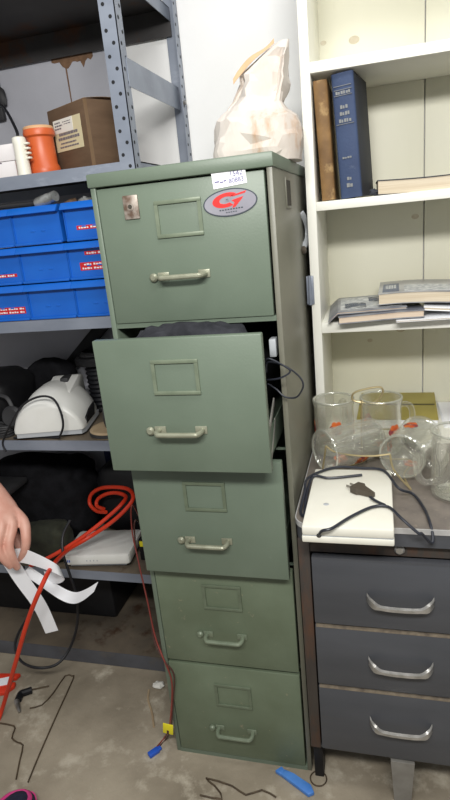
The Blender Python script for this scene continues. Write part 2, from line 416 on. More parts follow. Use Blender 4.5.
# contents of the open drawer
def blob(c, s3, jit, fr, seed, nu=40, nv=24, flat_bottom=True, fold=0.0):
    m = MB(); t = bmesh.new(); bmesh.ops.create_uvsphere(t, u_segments=nu, v_segments=nv, radius=1)
    for v in t.verts:
        p = v.co.copy(); q = V([math.copysign(abs(a) ** .62, a) for a in p])
        n = mnoise.noise(p * fr + V((seed, 0, seed))) * jit + (abs(mnoise.noise(V((p.x * fr * 2.4, p.y * fr, p.z * fr * 2)) + V((seed, 3, 0)))) * fold)
        q *= 1 + n
        if flat_bottom and q.z < -.9: q.z = -.9
        v.co = V(c) + V((q.x * s3[0], q.y * s3[1], q.z * s3[2]))
    return m._join(t)
solo('cloth_bag', blob((.183, -.046, 1.045), (.136, .034, .110), .05, 1.6, 3, 70, 44, fold=.14), 'cloth_grey',
     'crumpled black cloth bag stuffed in the open second drawer', 'bag', ang=80)
solo('cloth_bundle', blob((.18, .25, 1.0), (.125, .13, .105), .08, 1.6, 9, fold=.06), 'black', 'black bundle packed behind the bag in the open drawer', 'bundle', ang=80)
m = MB()
m.tube([(.325, -.02, 1.05), (0.332, -0.030, 1.073), (0.365, -0.035, 1.065), (0.390, -0.030, 1.043), (0.397, -0.030, 1.023), (0.382, -0.020, 0.998), (0.358, -0.015, 0.997), (0.340, -0.010, 1.012), (.322, .0, 1.02)], .0018)
m.tube([(.322, -.01, 1.03), (0.329, -0.030, 1.037), (0.355, -0.040, 1.043), (0.375, -0.040, 1.055), (0.364, -0.040, 1.067), (0.334, -0.040, 1.082), (.318, -.02, 1.06)], .0018)
solo('drawer_cable', m, 'cable_blue', 'slate cable looping out of the right side of the open drawer', 'cable')
m = MB().box(.328, .342, .012, .04, 1.072, 1.108, .002)
solo('power_adapter', m, 'grey_plastic', 'small pale adapter in the gap beside the open drawer', 'adapter')
for q, (zz, tilt) in enumerate(((.955, 28), (.905, 40))):
    T = Matrix.Translation((.329, -.03, zz)) @ Matrix.Rotation(math.radians(tilt), 4, 'X')
    m = MB().box(-.0015, .0015, -.045, .055, -.006, .006, .001, T=T)
    solo('file_tab_strip', m, 'leg_grey', ['upper grey file strip slanting inside the open drawer', 'lower grey file strip slanting inside the open drawer'][q], 'file strip')

# ------------------------------------------------------------------ paper bag on the cabinet
outl = [(.0, .196, .380, .075), (.022, .194, .386, .085), (.060, .199, .384, .085), (.088, .205, .380, .075), (.102, .216, .362, .050), (.112, .232, .346, .040), (.145, .246, .356, .038),
        (.180, .262, .362, .034), (.205, .296, .365, .026), (.222, .326, .366, .018), (.234, .350, .367, .008)]
def crump(p, amt):
    a = V((mnoise.noise(p * 14), mnoise.noise(p * 14 + V((7, 0, 0))), mnoise.noise(p * 14 + V((0, 9, 0)))))
    c = mnoise.cell_vector(p * 26)
    return (a * 1.2 + (V(c) - V((.5, .5, .5))) * .9) * amt
def outl_at(z):
    for a, b_ in zip(outl[:-1], outl[1:]):
        if z <= b_[0] + 1e-6:
            t = (z - a[0]) / (b_[0] - a[0]); return [a[i] + (b_[i] - a[i]) * t for i in range(1, 4)]
    return outl[-1][1:]
bagr = []
for k in range(17):
    z = .234 * k / 16
    x0, x1, ry = outl_at(z)
    r = []
    for i in range(30):
        a = 2 * PI * (i + .5 * (k % 2)) / 30
        ca, sa = math.cos(a), math.sin(a)
        p = V(((x0 + x1) / 2 + (x1 - x0) / 2 * math.copysign(abs(ca) ** .55, ca), .275 + ry * math.copysign(abs(sa) ** .7, sa), 1.4515 + z))
        pleat = .015 * math.sin(a * 5 + z * 9) * min(1, max(0, (z - .09) / .05)) if ry > .02 else 0
        p.y += pleat
        if 0 < k: p += crump(p, .011 if k < 14 else .005)
        p.z = max(p.z, 1.4515)
        r.append(p)
    bagr.append(r)
pb = thing('paper_bag', 'crumpled off-white paper bag standing on top of the filing cabinet', 'paper bag', (.285, .27, 1.451))
obj('bag_body', MB().rings(bagr), 'bag_paper', pb, ang=12)
flap = MB().slab(lambda u, v: (.250 + .088 * u, .236 + .020 * u + .004 * math.sin(u * 9), 1.612 + .068 * u ** .8 + (.010 + .004 * math.sin(6 * u)) * v), 12, 2, lambda u, v: V((0, .0015, 0)))
obj('bag_flap', flap, 'bag_tan', pb, label='torn tan edge of the bag')

# ------------------------------------------------------------------ desk
desk = thing('desk', 'slate grey metal pedestal desk standing right of the filing cabinet', 'desk', (.9, .3, 0))
def rrect(x0, x1, y0, y1, r):
    P = [(x1, y0), (x1, y1), (x0, y1)]
    for k in range(9):
        a = PI + k * PI / 2 / 8
        P.append((x0 + r + r * math.cos(a), y0 + r + r * math.sin(a)))
    return P
dk = MB().prism(rrect(.3655, 1.50, -.0535, .670, .034), 'z', .729, .7362, mi=0)
obj('desktop', dk, 'linoleum', desk)
obj('desktop_apron', MB().prism(rrect(.3655, 1.5005, -.0535, .671, .0345), 'z', .694, .7235), 'desk', desk)
obj('edge_trim', MB().prism(rrect(.3632, 1.503, -.0565, .671, .037), 'z', .7245, .7358), 'alu', desk, label='bright aluminium edge strip')
pd = MB()
pd.box(.368, .392, -.042, .64, .128, .694, .002, mi=1)
pd.box(.757, .780, -.042, .64, .128, .694, .002, mi=1)
pd.box(.392, .757, .62, .64, .128, .694); pd.box(.392, .757, -.038, .62, .128, .134)
pd.box(.392, .757, -.034, -.010, .660, .694, mi=1)
obj('pedestal', pd, ['desk', 'desk_rust'], desk)
for i, (z0, z1) in enumerate(((.491, .656), (.327, .486), (.137, .322))):
    f = MB().box(.3955, .7535, -.050, -.030, z0, z1, .003)
    f.box(.398, .751, -.0505, -.034, z1 - .004, z1 + .0005, mi=1 if i else 0)
    f.box(.41, .74, -.03, .5, z0 + .01, z0 + .014); f.box(.41, .413, -.03, .5, z0 + .01, z1 - .04); f.box(.737, .74, -.03, .5, z0 + .01, z1 - .04)
    d = obj('drawer', f, ['desk', 'worn_edge'], desk)
    hz = (.566, .405, .240)[i]; hx = .573
    h = MB()
    t = []
    n = 24
    for k in range(n + 1):
        u = k / n; x = hx - .066 + .132 * u; e = abs(2 * u - 1)
        tab = min(1, max(0, (e - .62) / .18))                     # the flat end tabs
        drop = -.007 * (1 - e ** 2.5); y = -.052 - .024 * (1 - e ** 7)
        hh = .0046 + .0062 * tab; zc = hz + .002 + drop
        t.append([(x, y - .0045, zc - hh * .7), (x, y + .002, zc - hh), (x, y + .002, zc + hh), (x, y - .0045, zc + hh * .7)])
    h.rings(t)
    obj('handle', h, 'silver', d)
obj('lock_button', MB().lathe([(.003, 0), (.0095, .0005), (.0105, .004), (.007, .008)], n=20, T=Matrix.Translation((.573, -.034, .676)) @ Matrix.Rotation(PI / 2, 4, 'X')), 'silver', desk)
def leg(x, y, m, w0=.026, w1=.019):
    l = MB().rings([[(x - w, y - w, z), (x + w, y - w, z), (x + w, y + w, z), (x - w, y + w, z)] for z, w in ((.0, w1), (.128, w0))])
    obj('leg', l, m, desk)
leg(.577, -.024, 'leg_grey')
obj('leg', MB().box(.369, .391, -.012, .03, 0, .128, .002), 'black', desk, label='black corner leg')
leg(.577, .60, 'leg_grey'); leg(1.44, .02, 'leg_grey'); leg(1.44, .60, 'leg_grey')
for (x, y) in ((1.44, .02), (1.44, .60)):
    obj('leg_post', MB().box(x - .024, x + .024, y - .024, y + .024, .128, .694), 'desk', desk)

# ------------------------------------------------------------------ bookcase on the desk
bc = thing('bookcase', 'cream painted open wooden bookcase standing on the back of the desk', 'bookcase', (.72, .52, .735))
for x in (.3745, 1.05): obj('side_panel', MB().box(x, x + .0225, .380, .660, .7352, 1.985, .0015), 'cream', bc)
for z0, z1 in ((.7352, .760), (1.040, 1.067), (1.340, 1.361), (1.638, 1.661), (1.96, 1.983)):
    obj('shelf', MB().box(.397, 1.05, .381, .6585, z0, z1, .0012), 'cream', bc)
for x0, x1 in ((.375, .6615), (.6645, .951), (.954, 1.072)):
    bp = MB().box(x0, x1, .6595, .672, .7352, 1.985, .001)
    if x0 < .5:
        for x, z, r in ((.487, 1.755, .014), (.600, .985, .013), (.512, .955, .008), (.640, 1.30, .010), (.408, 1.76, .008)): bp.lathe([(r, 0), (r * .9, .0006)], T=Matrix.Translation((x, .6595, z)) @ Matrix.Rotation(PI / 2, 4, 'X') @ Matrix.Scale(.7, 4, (0, 1, 0)), mi=1, n=18)
    obj('back_board', bp, ['cream_back', 'knot'], bc)
hg = MB().box(.3645, .3825, .374, .380, 1.117, 1.188, .0012); hg.cyl((.3735, .372, 1.116), (.3735, .372, 1.189), .004, n=12)
obj('hinge', hg, 'shelf_grey', bc, label='grey metal hinge')

# ------------------------------------------------------------------ books
def standing_book(name, x, w, h, y0, dep, lean, cover, side, label, cat='book', z=1.3615, yaw=0):
    o = thing(name, label, cat, (x, y0 + dep / 2, z), 'old books standing on the second shelf')
    T = Matrix.Translation((x, y0, z)) @ Matrix.Rotation(math.radians(yaw), 4, 'Z') @ Matrix.Translation((0, -y0, 0)) @ Matrix.Rotation(math.radians(lean), 4, 'Y')
    n = 10
    sp = [(w * .5 * math.cos(PI + PI * k / n) , y0 + .006 - .006 * math.sin(PI * k / n)) for k in range(n + 1)]
    up = abs(math.sin(math.radians(lean))) * w / 2 + .0005
    sp2 = sp + [(w * .5, y0 + .012), (-w * .5, y0 + .012)]
    obj('spine', MB().prism(sp2, 'z', up, h, T=T), cover, o)
    obj('front_cover', MB().box(w * .5 - .003, w * .5, y0 + .0121, y0 + dep, up, h, .0008, T=T), side, o)
    obj('back_cover', MB().box(-w * .5, -w * .5 + .003, y0 + .0121, y0 + dep, up, h, .0008, T=T), side, o)
    obj('pages', MB().box(-w * .5 + .0031, w * .5 - .0031, y0 + .0122, y0 + dep - .004, up + .003, h - .003, T=T), 'pages', o)
    return o, T, up
o, T, _ = standing_book('book', .4265, .032, .263, .393, .17, -2.2, 'book_tan', 'book_tan', 'worn tan leather book standing against the left bookcase side')
o, T, up = standing_book('book', .4795, .050, .272, .392, .17, -3.0, 'book_blue', 'book_side', 'thick blue cloth book standing beside the tan one', yaw=-9)
def gilt(z, x0, x1, h):
    gi = MB()
    n = max(2, int((x1 - x0) / .0055)); st_ = (x1 - x0) / n
    for k in range(n):
        gi.box(x0 + k * st_ + .0006, x0 + (k + 1) * st_ - .0006 - .001 * (k % 2), .3905, .3935, z, z + h * (1 - .18 * (k % 3 == 1)), T=T)
    obj('gilt_line', gi, 'gold', o)
for z in (.244, .236, .2245, .164): obj('gilt_rule', MB().box(-.020, .020, .3905, .394, z, z + .0010, T=T), 'gold', o)
gilt(.2275, -.017, .018, .0065); gilt(.197, -.009, .009, .0075); gilt(.183, -.011, .013, .0075); gilt(.168, -.014, .015, .0075)
gilt(.090, -.013, .010, .004); gilt(.042, -.006, .006, .007); gilt(.026, -.008, .008, .009)

def soft_book(name, label, x0, x1, y0, y1, ztop, th, rz, wav, cover, pages, cat='book', art=None, coverw=.0022):
    """floppy paperback lying flat: ztop(u,v) height of its upper face above the shelf"""
    o = thing(name, label, cat, ((x0 + x1) / 2, (y0 + y1) / 2, ztop(.5, .5) - th), 'paperbacks and magazines lying on the bookcase')
    c = ((x0 + x1) / 2, (y0 + y1) / 2, 0)
    T = rotz(math.radians(rz), c)
    f = lambda u, v: (x0 + (x1 - x0) * u, y0 + (y1 - y0) * v, ztop(u, v))
    obj('page_block', MB().slab(lambda u, v: (x0 + .002 + (x1 - x0 - .004) * u, y0 + .002 + (y1 - y0 - .004) * v, ztop(u, v) - coverw), 16, 10, th - 2 * coverw, T=T), pages, o)
    obj('cover', MB().slab(f, 16, 10, coverw - .0001, T=T), cover, o)
    obj('back_cover', MB().slab(lambda u, v: (x0 + (x1 - x0) * u, y0 + (y1 - y0) * v, ztop(u, v) - th + coverw - .0001), 16, 10, coverw - .0001, T=T), cover, o)
    if art:
        for k, (u0, u1, v0, v1, m) in enumerate(art):
            a = MB().slab(lambda u, v: V(f(u0 + (u1 - u0) * u, v0 + (v1 - v0) * v)) + V((0, 0, .0006)), 6, 6, .0005, T=T)
            obj('cover_panel', a, m, o)
    return o
ts = .0
o = soft_book('book', 'fat cream-paged book lying flat right of the blue book', .538, .80, .388, .56, lambda u, v: 1.3955 - .004 * math.sin(u * PI), .0335, 1.5, 0, 'book_side', 'pages')
sp = MB()
random.seed(3)
for k in range(7): sp.ball((.528 + random.random() * .012, .392 + random.random() * .02, 1.3655 + random.random() * .010), .006, (1.2, 1, .7), 8, jit=.4, seed=k)
solo('torn_scrap', sp, 'book_side', 'small dark crumbling scrap left of the fat lying book', 'scrap')
S3 = 1.0675
soft_book('paperback', 'pinkish-edged paperback drooping over the third shelf edge', .437, .640, .345, .545, lambda u, v: S3 + .0195 + .0055 * min(1, u / .7), .018, 3, 0, 'mag_grey', 'pages_pink')
soft_book('magazine', 'grey picture magazine slumped on the left of the third shelf pile', .411, .600, .358, .585, lambda u, v: S3 + .0085 + .0210 * min(1, max(0, (u * .189 - .002) / .018)) + .004 * u + .001 * v, .007, 3, 0, 'mag_grey', 'pages_pink',
          cat='magazine', art=[(.16, .95, .10, .92, 'mag_light'), (.22, .50, .14, .5, 'mag_art'), (.55, .86, .5, .85, 'mag_art')])
soft_book('magazine', 'thick silver magazine topmost on the right of the third shelf pile', .541, .790, .375, .60, lambda u, v: S3 + .065 + .003 * math.sin(u * PI * 1.5) - .003 * u, .028, -1.5, 0, 'mag_silver', 'pages',
          cat='magazine', art=[(.04, .20, .08, .72, 'mag_art'), (.06, .17, .30, .60, 'mag_light'), (.25, .98, .05, .55, 'mag_light')])
soft_book('booklet', 'thin pale booklet jutting over the third shelf edge at the right', .575, .80, .341, .52, lambda u, v: S3 + .0042 + .002 * u * u, .0038, 3, 0, 'paper', 'pages', cat='booklet', coverw=.0010)
soft_book('booklet', 'thin booklet tilted under the right end of the silver magazine', .652, .80, .356, .52, lambda u, v: S3 + .030 - .012 * u, .0085, -6, 0, 'paper', 'pages', cat='booklet')
fo = soft_book('ledger', 'olive yellow ledger lying on the bookcase floor behind the glass mugs', .480, .690, .415, .632, lambda u, v: .7612 + .030 + .006 * v, .030, -2, 0, 'olive_cover', 'paper', cat='ledger', art=[(.0, .98, .50, .55, 'olive_dark')])
st = MB()
for k in range(3): st.box(.702 + .002 * k, .90, .43 + .003 * k, .63, .7603 + .002 * k, .7621 + .002 * k, T=rotz(math.radians(.6 * k), (.8, .5, 0)))
solo('paper_stack', st, 'paper', 'low stack of white sheets on the bookcase floor right of the ledger', 'papers')
bx = MB().box(.740, .83, .52, .60, .7668, .800, .004)
bx.box(.745, .825, .5195, .5205, .775, .782, mi=1)
solo('black_case', bx, ['black', 'grey_plastic'], 'small black case on the white sheets at the right edge', 'case')

# ------------------------------------------------------------------ glass mugs and their wire carrier
def mug(label, c, az, tilt, group='clear glass mugs with orange flowers', hang=0.0, decal=True):
    """c: centre of the base; axis rotated from +z by tilt towards azimuth az"""
    o = thing('glass_mug', label, 'mug', c, group)
    T = Matrix.Translation(c) @ Matrix.Rotation(az, 4, 'Z') @ Matrix.Rotation(tilt, 4, 'Y') @ Matrix.Rotation(hang, 4, 'Z')
    pr = [(.0005, .0), (.043, .0), (.048, .003), (.050, .010), (.0485, .016), (.0495, .03), (.0495, .130), (.0515, .138), (.0525, .143), (.0505, .147),
          (.0475, .146), (.0455, .138), (.0452, .030), (.043, .016), (.038, .012), (.0005, .012)]
    obj('cup', MB().lathe(pr, n=40, T=T, cap=False), 'glass', o, ang=50)
    rr = MB().tube([(.0500 * math.cos(2 * PI * k / 24), .0500 * math.sin(2 * PI * k / 24), .1475) for k in range(24)], .0028, loop=True, sm=2, T=T)
    obj('rim', rr, 'glass_edge', o, ang=80)
    rr = MB().lathe([(.001, .004), (.040, .004), (.044, .007), (.040, .010), (.001, .010)], n=32, T=T, cap=False)
    obj('base_disc', rr, 'glass_edge', o, ang=60)
    h = MB().tube([(.047, 0, .118), (.066, 0, .121), (.080, 0, .108), (.083, 0, .080), (.078, 0, .050), (.064, 0, .036), (.047, 0, .038)], .0062, n=12, flat=1.3, T=T)
    obj('handle', h, 'glass', o, ang=60)
    if decal:
        for fa, fz in ((2.0, .075), (3.6, .085), (5.0, .070)):
            f = MB()
            for k in range(6):
                a = k * 1.05; rr = .0105
                aa = fa + rr * math.cos(a) / .05; zz = fz + rr * math.sin(a)
                p = V((.0502 * math.cos(aa), .0502 * math.sin(aa), zz))
                f.ball((0, 0, 0), .0085, (.07, .8, 1), 10, mi=0 if k % 3 else 1, T=T @ Matrix.Translation(p) @ Matrix.Rotation(aa, 4, 'Z'))
            obj('flower_decal', f, ['petal', 'wine'], o, label='painted orange flower')
    return o
def lying(mouth, az, L=.146):
    d = V((math.cos(az), math.sin(az), 0)); return V(mouth) - d * L
Z0 = .7355
azl, azr = math.radians(-140), math.radians(-110)
mug('glass mug lying on its side with its mouth turned to the filing cabinet', lying((.412, .176, Z0 + .064), azl), azl, PI / 2, hang=2.2)
mug('glass mug lying on its side with its mouth turned to the black cord', lying((.585, .150, Z0 + .064), azr), azr, PI / 2, hang=1.2)
mug('upright glass mug at the back left under the wire handle', (.424, .318, Z0), 1.3, 0)
mug('upright glass mug at the back right beside the olive ledger', (.541, .326, Z0), .4, 0)
mug('plain glass mug standing alone at the right edge of the desk', (.692, .094, Z0), PI + .25, 0, decal=False)
wc = thing('wire_carrier', 'brass wire mug carrier with a looped top handle', 'carrier', (.50, .24, Z0))
w = MB().tube([(.492, .305, .737), (.492, .300, .80), (.495, .298, .885)], .0022)
obj('upright_wire', w, 'brass', wc)
w = MB().tube([(0.551, 0.300, 0.873), (0.505, 0.300, 0.877), (0.474, 0.300, 0.885), (0.477, 0.300, 0.903), (0.506, 0.300, 0.913), (0.539, 0.300, 0.917), (0.546, 0.300, 0.904), (0.534, 0.300, 0.884), (0.517, 0.300, 0.874)], .0026)
obj('wire_handle', w, 'brass', wc)
w = MB().tube([(0.415, 0.170, 0.815), (0.436, 0.165, 0.802), (0.475, 0.150, 0.801), (0.520, 0.140, 0.804), (0.559, 0.135, 0.811)], .0022)
w.tube([(0.559, 0.135, 0.811), (0.567, 0.120, 0.779), (.602, .11, .738)], .0022)
w.tube([(0.415, 0.170, 0.815), (.402, .174, .738)], .0022)
obj('front_wire', w, 'brass', wc)
w = MB().tube([(.402, .174, .738), (.43, .19, .7445), (.50, .245, .7445), (.498, .30, .737)], .0022)
w.tube([(.602, .11, .738), (.59, .17, .7445), (.61, .25, .7445), (.56, .27, .740), (.498, .30, .737)], .0022)
obj('cradle_wire', w, 'brass', wc)

# ------------------------------------------------------------------ white case, its cord and plug
wcx = MB().box(.390, .562, -.122, .142, .7355, .7495, .003)
wcx.box(.3905, .5615, -.1215, .1415, .7505, .770, .004)
wcx.box(.392, .560, -.120, .140, .749, .751, mi=1)
wcx.cyl((.423, -.1225, .752), (.423, -.119, .752), .0045, n=14, mi=2); wcx.lathe([(.006, 0), (.005, .0006)], (.43, -.03, .7699), n=14, mi=1)
solo('flat_case', wcx, ['white_case', 'grey_plastic', 'black'], 'flat warm-white plastic case overhanging the front edge of the desk', 'case')
cd = MB().tube([(.423, -.122, .752), (0.431, -0.135, 0.770), (0.450, -0.133, 0.776), (0.481, -0.089, 0.776), (0.521, -0.045, 0.775), (0.552, -0.042, 0.775), (.575, -.075, .770), (0.605, -0.090, 0.748), (.612, -.085, .744), (0.629, -0.075, 0.719),
                (0.634, -0.065, 0.724), (0.630, -0.037, 0.742), (0.623, 0.019, 0.742), (0.605, 0.074, 0.745), (.575, .06, .765), (.545, .125, .775), (0.497, 0.137, 0.775), (0.448, 0.141, 0.775), (0.409, 0.118, 0.775), (0.380, 0.072, 0.776), (.379, .03, .765), (.3735, -.01, .742), (.384, -.03, .744), (.383, .03, .76), (.392, .09, .774), (0.429, 0.084, 0.774), (0.498, 0.103, 0.774)], .0030, n=8, sm=8)
cd.tube([(0.546, -0.035, 0.775), (0.529, -0.021, 0.776), (0.517, -0.006, 0.777)], .0029)
solo('appliance_cable', cd, 'cable_blue', 'dark slate power cord looped over the white case', 'cord')
pl = thing('power_plug', 'dark taupe two-prong plug lying on the white case', 'plug', (0.500, 0.023, 0.770))
PT = Matrix.Translation((0.500, 0.021, 0.772)) @ Matrix.Rotation(math.radians(-37), 4, 'Z')
obj('plug_body', MB().rings([[(x, -w, 0), (x, w, 0), (x, w, hh), (x, -w, hh)] for x, w, hh in ((-.020, .0135, .014), (-.004, .0145, .015), (.002, .010, .013), (.020, .006, .011), (.030, .0045, .009))], T=PT), 'plug_brown', pl)
for y in (-.006, .006): obj('prong', MB().box(-.036, -.0195, y - .0009, y + .0009, .005, .0095, T=PT), 'steel', pl)

# ------------------------------------------------------------------ metal shelving unit
su = thing('shelving_unit', 'blue-grey slotted-angle metal shelving unit left of the filing cabinet', 'shelving unit', (-.5, .46, 0))
YF, YB, XR, XL = .26, .662, -.004, -.98
def post(x, y, sx, sy, z1=2.15):
    """slotted angle: a flange along x and one along y meeting at (x, y); holes punched as dark dots"""
    m = MB()
    m.box(min(x, x + sx * .038), max(x, x + sx * .038), min(y, y + sy * .002), max(y, y + sy * .002), 0, z1)
    m.box(min(x, x + sx * .002), max(x, x + sx * .002), min(y, y + sy * .036), max(y, y + sy * .036), 0, z1)
    z = 1.0
    yo, xo = (y - .0004 * sy, x - .0004 * sx)
    while z < z1 - .01:
        for q in (.013, .027):
            if (int(round(z / .0254)) + (q > .02)) % 2: continue
            m.cyl((x + sx * q, yo, z), (x + sx * q, yo + sy * .0015, z), .0042, n=10, mi=1)
            m.cyl((xo, y + sy * q, z), (xo + sx * .0015, y + sy * q, z), .0042, n=10, mi=1)
        z += .0254
    obj('post', m, ['shelf_grey', 'hole'], su)
post(XR, YF, -1, 1); post(XL, YF, 1, 1)
post(.012, YB + .01, -1, -1); post(XL, YB + .01, 1, -1)
for zt, lip in ((1.912, .034), (1.494, .031), (1.133, .029), (.787, .030), (.356, .029), (.052, .050)):
    m = MB().box(XL + .003, XR - .003, YF + .003, YB, zt - .0015, zt, mi=1)
    m.box(XL + .003, XR - .003, YF + .003, YB, zt - .003, zt - .0016, mi=2)
    m.box(XL + .003, XR - .0025, YF + .0022, YF + .0042, zt - lip, zt + .0005)
    m.box(XL + .003, XR - .003, YB - .002, YB, zt - (lip if zt < 1.6 else .070), zt, mi=0 if zt < 1.6 else 2)
    m.box(XR - .005, XR - .003, YF + .003, YB, zt - lip, zt)
    obj('shelf', m, ['shelf_grimy_dim' if zt < .1 else 'shelf_grey', 'shelf_dark', 'shelf_under'], su)
obj('side_brace', MB().box(XR + .0004, XR + .002, .285, .655, 1.652, 1.712), 'shelf_grey', su)
obj('bolt', MB().cyl((.014, .640, 1.668), (.020, .640, 1.668), .006, n=8), 'steel', su)

sm = MB()
random.seed(11)
top = [(-.395 + .0085 * k, 1.856 - .0) for k in range(17)]
bot = [(-.395 + .0085 * k, 1.836 - .026 * abs(mnoise.noise(V((k * .37, 2, 0)))) - (.010 if k in (5, 6, 12) else 0) - .006 * (3 < k < 14)) for k in range(17)]
sm.prism(top + bot[::-1], 'y', .6742, .6748)
sm.prism([(-.353, 1.82), (-.348, 1.82), (-.3478, 1.76), (-.3485, 1.70), (-.3495, 1.66), (-.351, 1.70), (-.352, 1.76)], 'y', .6740, .6746)
o = obj('trim_stain', sm, 'stain'); o['kind'] = 'structure'

# ------------------------------------------------------------------ on the upper shelf
ZA = 1.4946
c0 = V((-.131, .300)); cl = V((-.278, .385)); cr = V((-.088, .40))
ux = (cl - c0).normalized(); L1 = (cl - c0).length
uy = V((-ux.y, ux.x)); uy = uy if uy.dot(cr - c0) > 0 else -uy
bxo = thing('cardboard_box', 'brown cardboard box with a shipping label on the upper metal shelf', 'box', (c0.x - .03, c0.y + .1, ZA))
TB = frame(V((-ux.x, -ux.y, 0)), V((uy.x, uy.y, 0)), V((0, 0, 1)), (c0.x, c0.y, ZA))  # x towards the near corner, face at y=0
bh = .154
m = MB().box(-L1, 0, 0, .115, .0003, bh, .001, T=TB)
obj('carton', m, 'card', bxo)
m = MB().slab(lambda u, v: (-L1 + L1 * u, .002 + .105 * v, bh + .0008 + .006 * math.sin(v * 2.2) * (.4 + u * .6)), 8, 8, .0006, T=TB)
obj('top_flap', m, 'card_edge', bxo)
obj('tape_strip', MB().box(-.002, .0006, -.0007, .009, .004, bh - .002, T=TB), 'tape', bxo)
TLb = TB @ Matrix.Translation((-.084, 0, .088)) @ Matrix.Rotation(math.radians(1), 4, 'Y') @ Matrix.Scale(1.42, 4, (1, 0, 0)) @ Matrix.Scale(.86, 4, (0, 0, 1))
m = MB().box(-.045, .043, -.001, -.0002, -.042, .018, mi=1, T=TLb)
m.box(-.045, .018, -.0014, -.0008, .008, .044, mi=0, T=TLb); m.box(-.045, .043, -.0008, -.0002, .01, .044, mi=1, T=TLb)
for z, x0, x1, h in ((.034, -.04, -.022, .004), (.026, -.04, -.015, .004), (.018, -.04, -.02, .004), (.034, -.014, .012, .002), (.028, -.01, .012, .002),
                     (.0, -.03, .03, .007), (-.012, -.034, .034, .007), (-.023, -.028, .022, .004), (-.033, -.032, .03, .004)):
    x = x0; k = 0
    while x < x1:
        ww = .0045 + .002 * (k % 3); m.box(x, min(x + ww, x1), -.0018, -.0012 if z > .008 else -.0009, z, z + h, mi=2, T=TLb); x += ww + .0015; k += 1
obj('shipping_label', m, ['label', 'label_cream', 'ink'], bxo, label='white and cream printed shipping label')

m = MB().lathe([(.039, .0), (.0405, .008), (.0385, .018), (.0345, .026), (.0335, .085), (.034, .088), (.0385, .092), (.0395, .100), (.0375, .107)], (-.284, .338, ZA), n=36)
jar = thing('orange_jar', 'terracotta orange plastic jar with a pale rim between tube and cardboard box', 'jar', (-.284, .338, ZA))
obj('jar_body', m, 'terracotta', jar)
obj('rim', MB().lathe([(.0375, .1072), (.038, .111), (.035, .114), (.020, .1148)], (-.284, .338, ZA), n=36), 'rim', jar)
tb = thing('white_tube', 'upright white ribbed tube with a black lead on the upper shelf', 'tube', (-.309, .281, ZA))
obj('tube_body', MB().rings([[(-.309 + w * math.cos(2 * PI * k / 20), .281 + w * math.sin(2 * PI * k / 20), ZA + z) for k in range(20)] for z, w in ((.0003, .0165), (.07, .0155), (.078, .017), (.086, .016), (.089, .011))]), 'white_case', tb)
for k in range(4): obj('rib', MB().box(-.2945, -.283, .275, .287, ZA + .036 + .011 * k, ZA + .041 + .011 * k, .0015), 'white_case', tb)
obj('lead', MB().tube([(-.311, .281, ZA + .088), (-0.346, 0.340, 1.605), (-0.396, 0.400, 1.654), (-0.449, 0.460, 1.694), (-0.518, 0.520, 1.730)], .004), 'cable', tb, label='black lead')
for k, (z0, dx, lab) in enumerate(((.0004, .014, 'white carton at the bottom of the pair beside the white tube'), (.0402, .018, 'white carton on top of the pair beside the white tube'))):
    m = MB().box(-.46 + dx, -.352 + dx, .292, .292 + .09, ZA + z0, ZA + z0 + .0385, .0015)
    m.box(-.3522 + dx, -.3512 + dx, .294, .380, ZA + z0 + .002, ZA + z0 + .0365, mi=1)
    m.box(-.458 + dx, -.39 + dx, .2914, .2925, ZA + z0 + .0345, ZA + z0 + .0375, mi=2)
    solo('carton', m, ['lilac_white', 'carton_side', 'ink'], lab, 'carton', 'white cartons on the upper shelf')
m = MB().box(-.66, -.578, .655, .674, 1.70, 1.83, .006); m.ball((-.580, .66, 1.765), .024, (.9, .5, 1.3), 14, jit=.2)
solo('wall_bracket', m, 'rubber_dark', 'dark lumpy bracket on the wall above the cartons', 'bracket')

# ------------------------------------------------------------------ blue storage bins
ZB = 1.1336
def bin_(x0, y0, z0, w, h, dep, label, name='storage_bin'):
    o = thing(name, label, 'storage bin', (x0 + w / 2, y0 + dep / 2, z0), 'blue stacking storage bins')
    m = MB()
    g = .0012
    m.box(x0, x0 + g * 1.5, y0 + .012, y0 + dep, z0, z0 + h, 0); m.box(x0 + w - g * 1.5, x0 + w, y0 + .012, y0 + dep, z0, z0 + h, 0)
    m.box(x0, x0 + w, y0 + dep - g, y0 + dep, z0, z0 + h); m.box(x0, x0 + w, y0 + .012, y0 + dep, z0, z0 + .002)
    m.box(x0 + .001, x0 + w - .001, y0 + .016, y0 + .018, z0 + .001, z0 + h * .86)
    # moulded finger grips on the front face
    cx = x0 + w / 2
    for dx in (-.014, .016): m.box(cx + dx - .006, cx + dx + .006, y0 + .0146, y0 + .0165, z0 + h * .34, z0 + h * .38, .0005)
    m.box(x0 + .002, x0 + w - .002, y0 + .006, y0 + .013, z0, z0 + .006, .0012)
    obj('bin_body', m, 'bin', o)
    l = MB().prism([(y0 - .004, z0 + h * .82), (y0 + .017, z0 + h * .80), (y0 + .017, z0 + h), (y0 + .009, z0 + h), (y0 - .004, z0 + h * .84)], 'x', x0 - .0006, x0 + w + .0006, bev=.0015)
    obj('lip', l, 'bin', o)
    return o
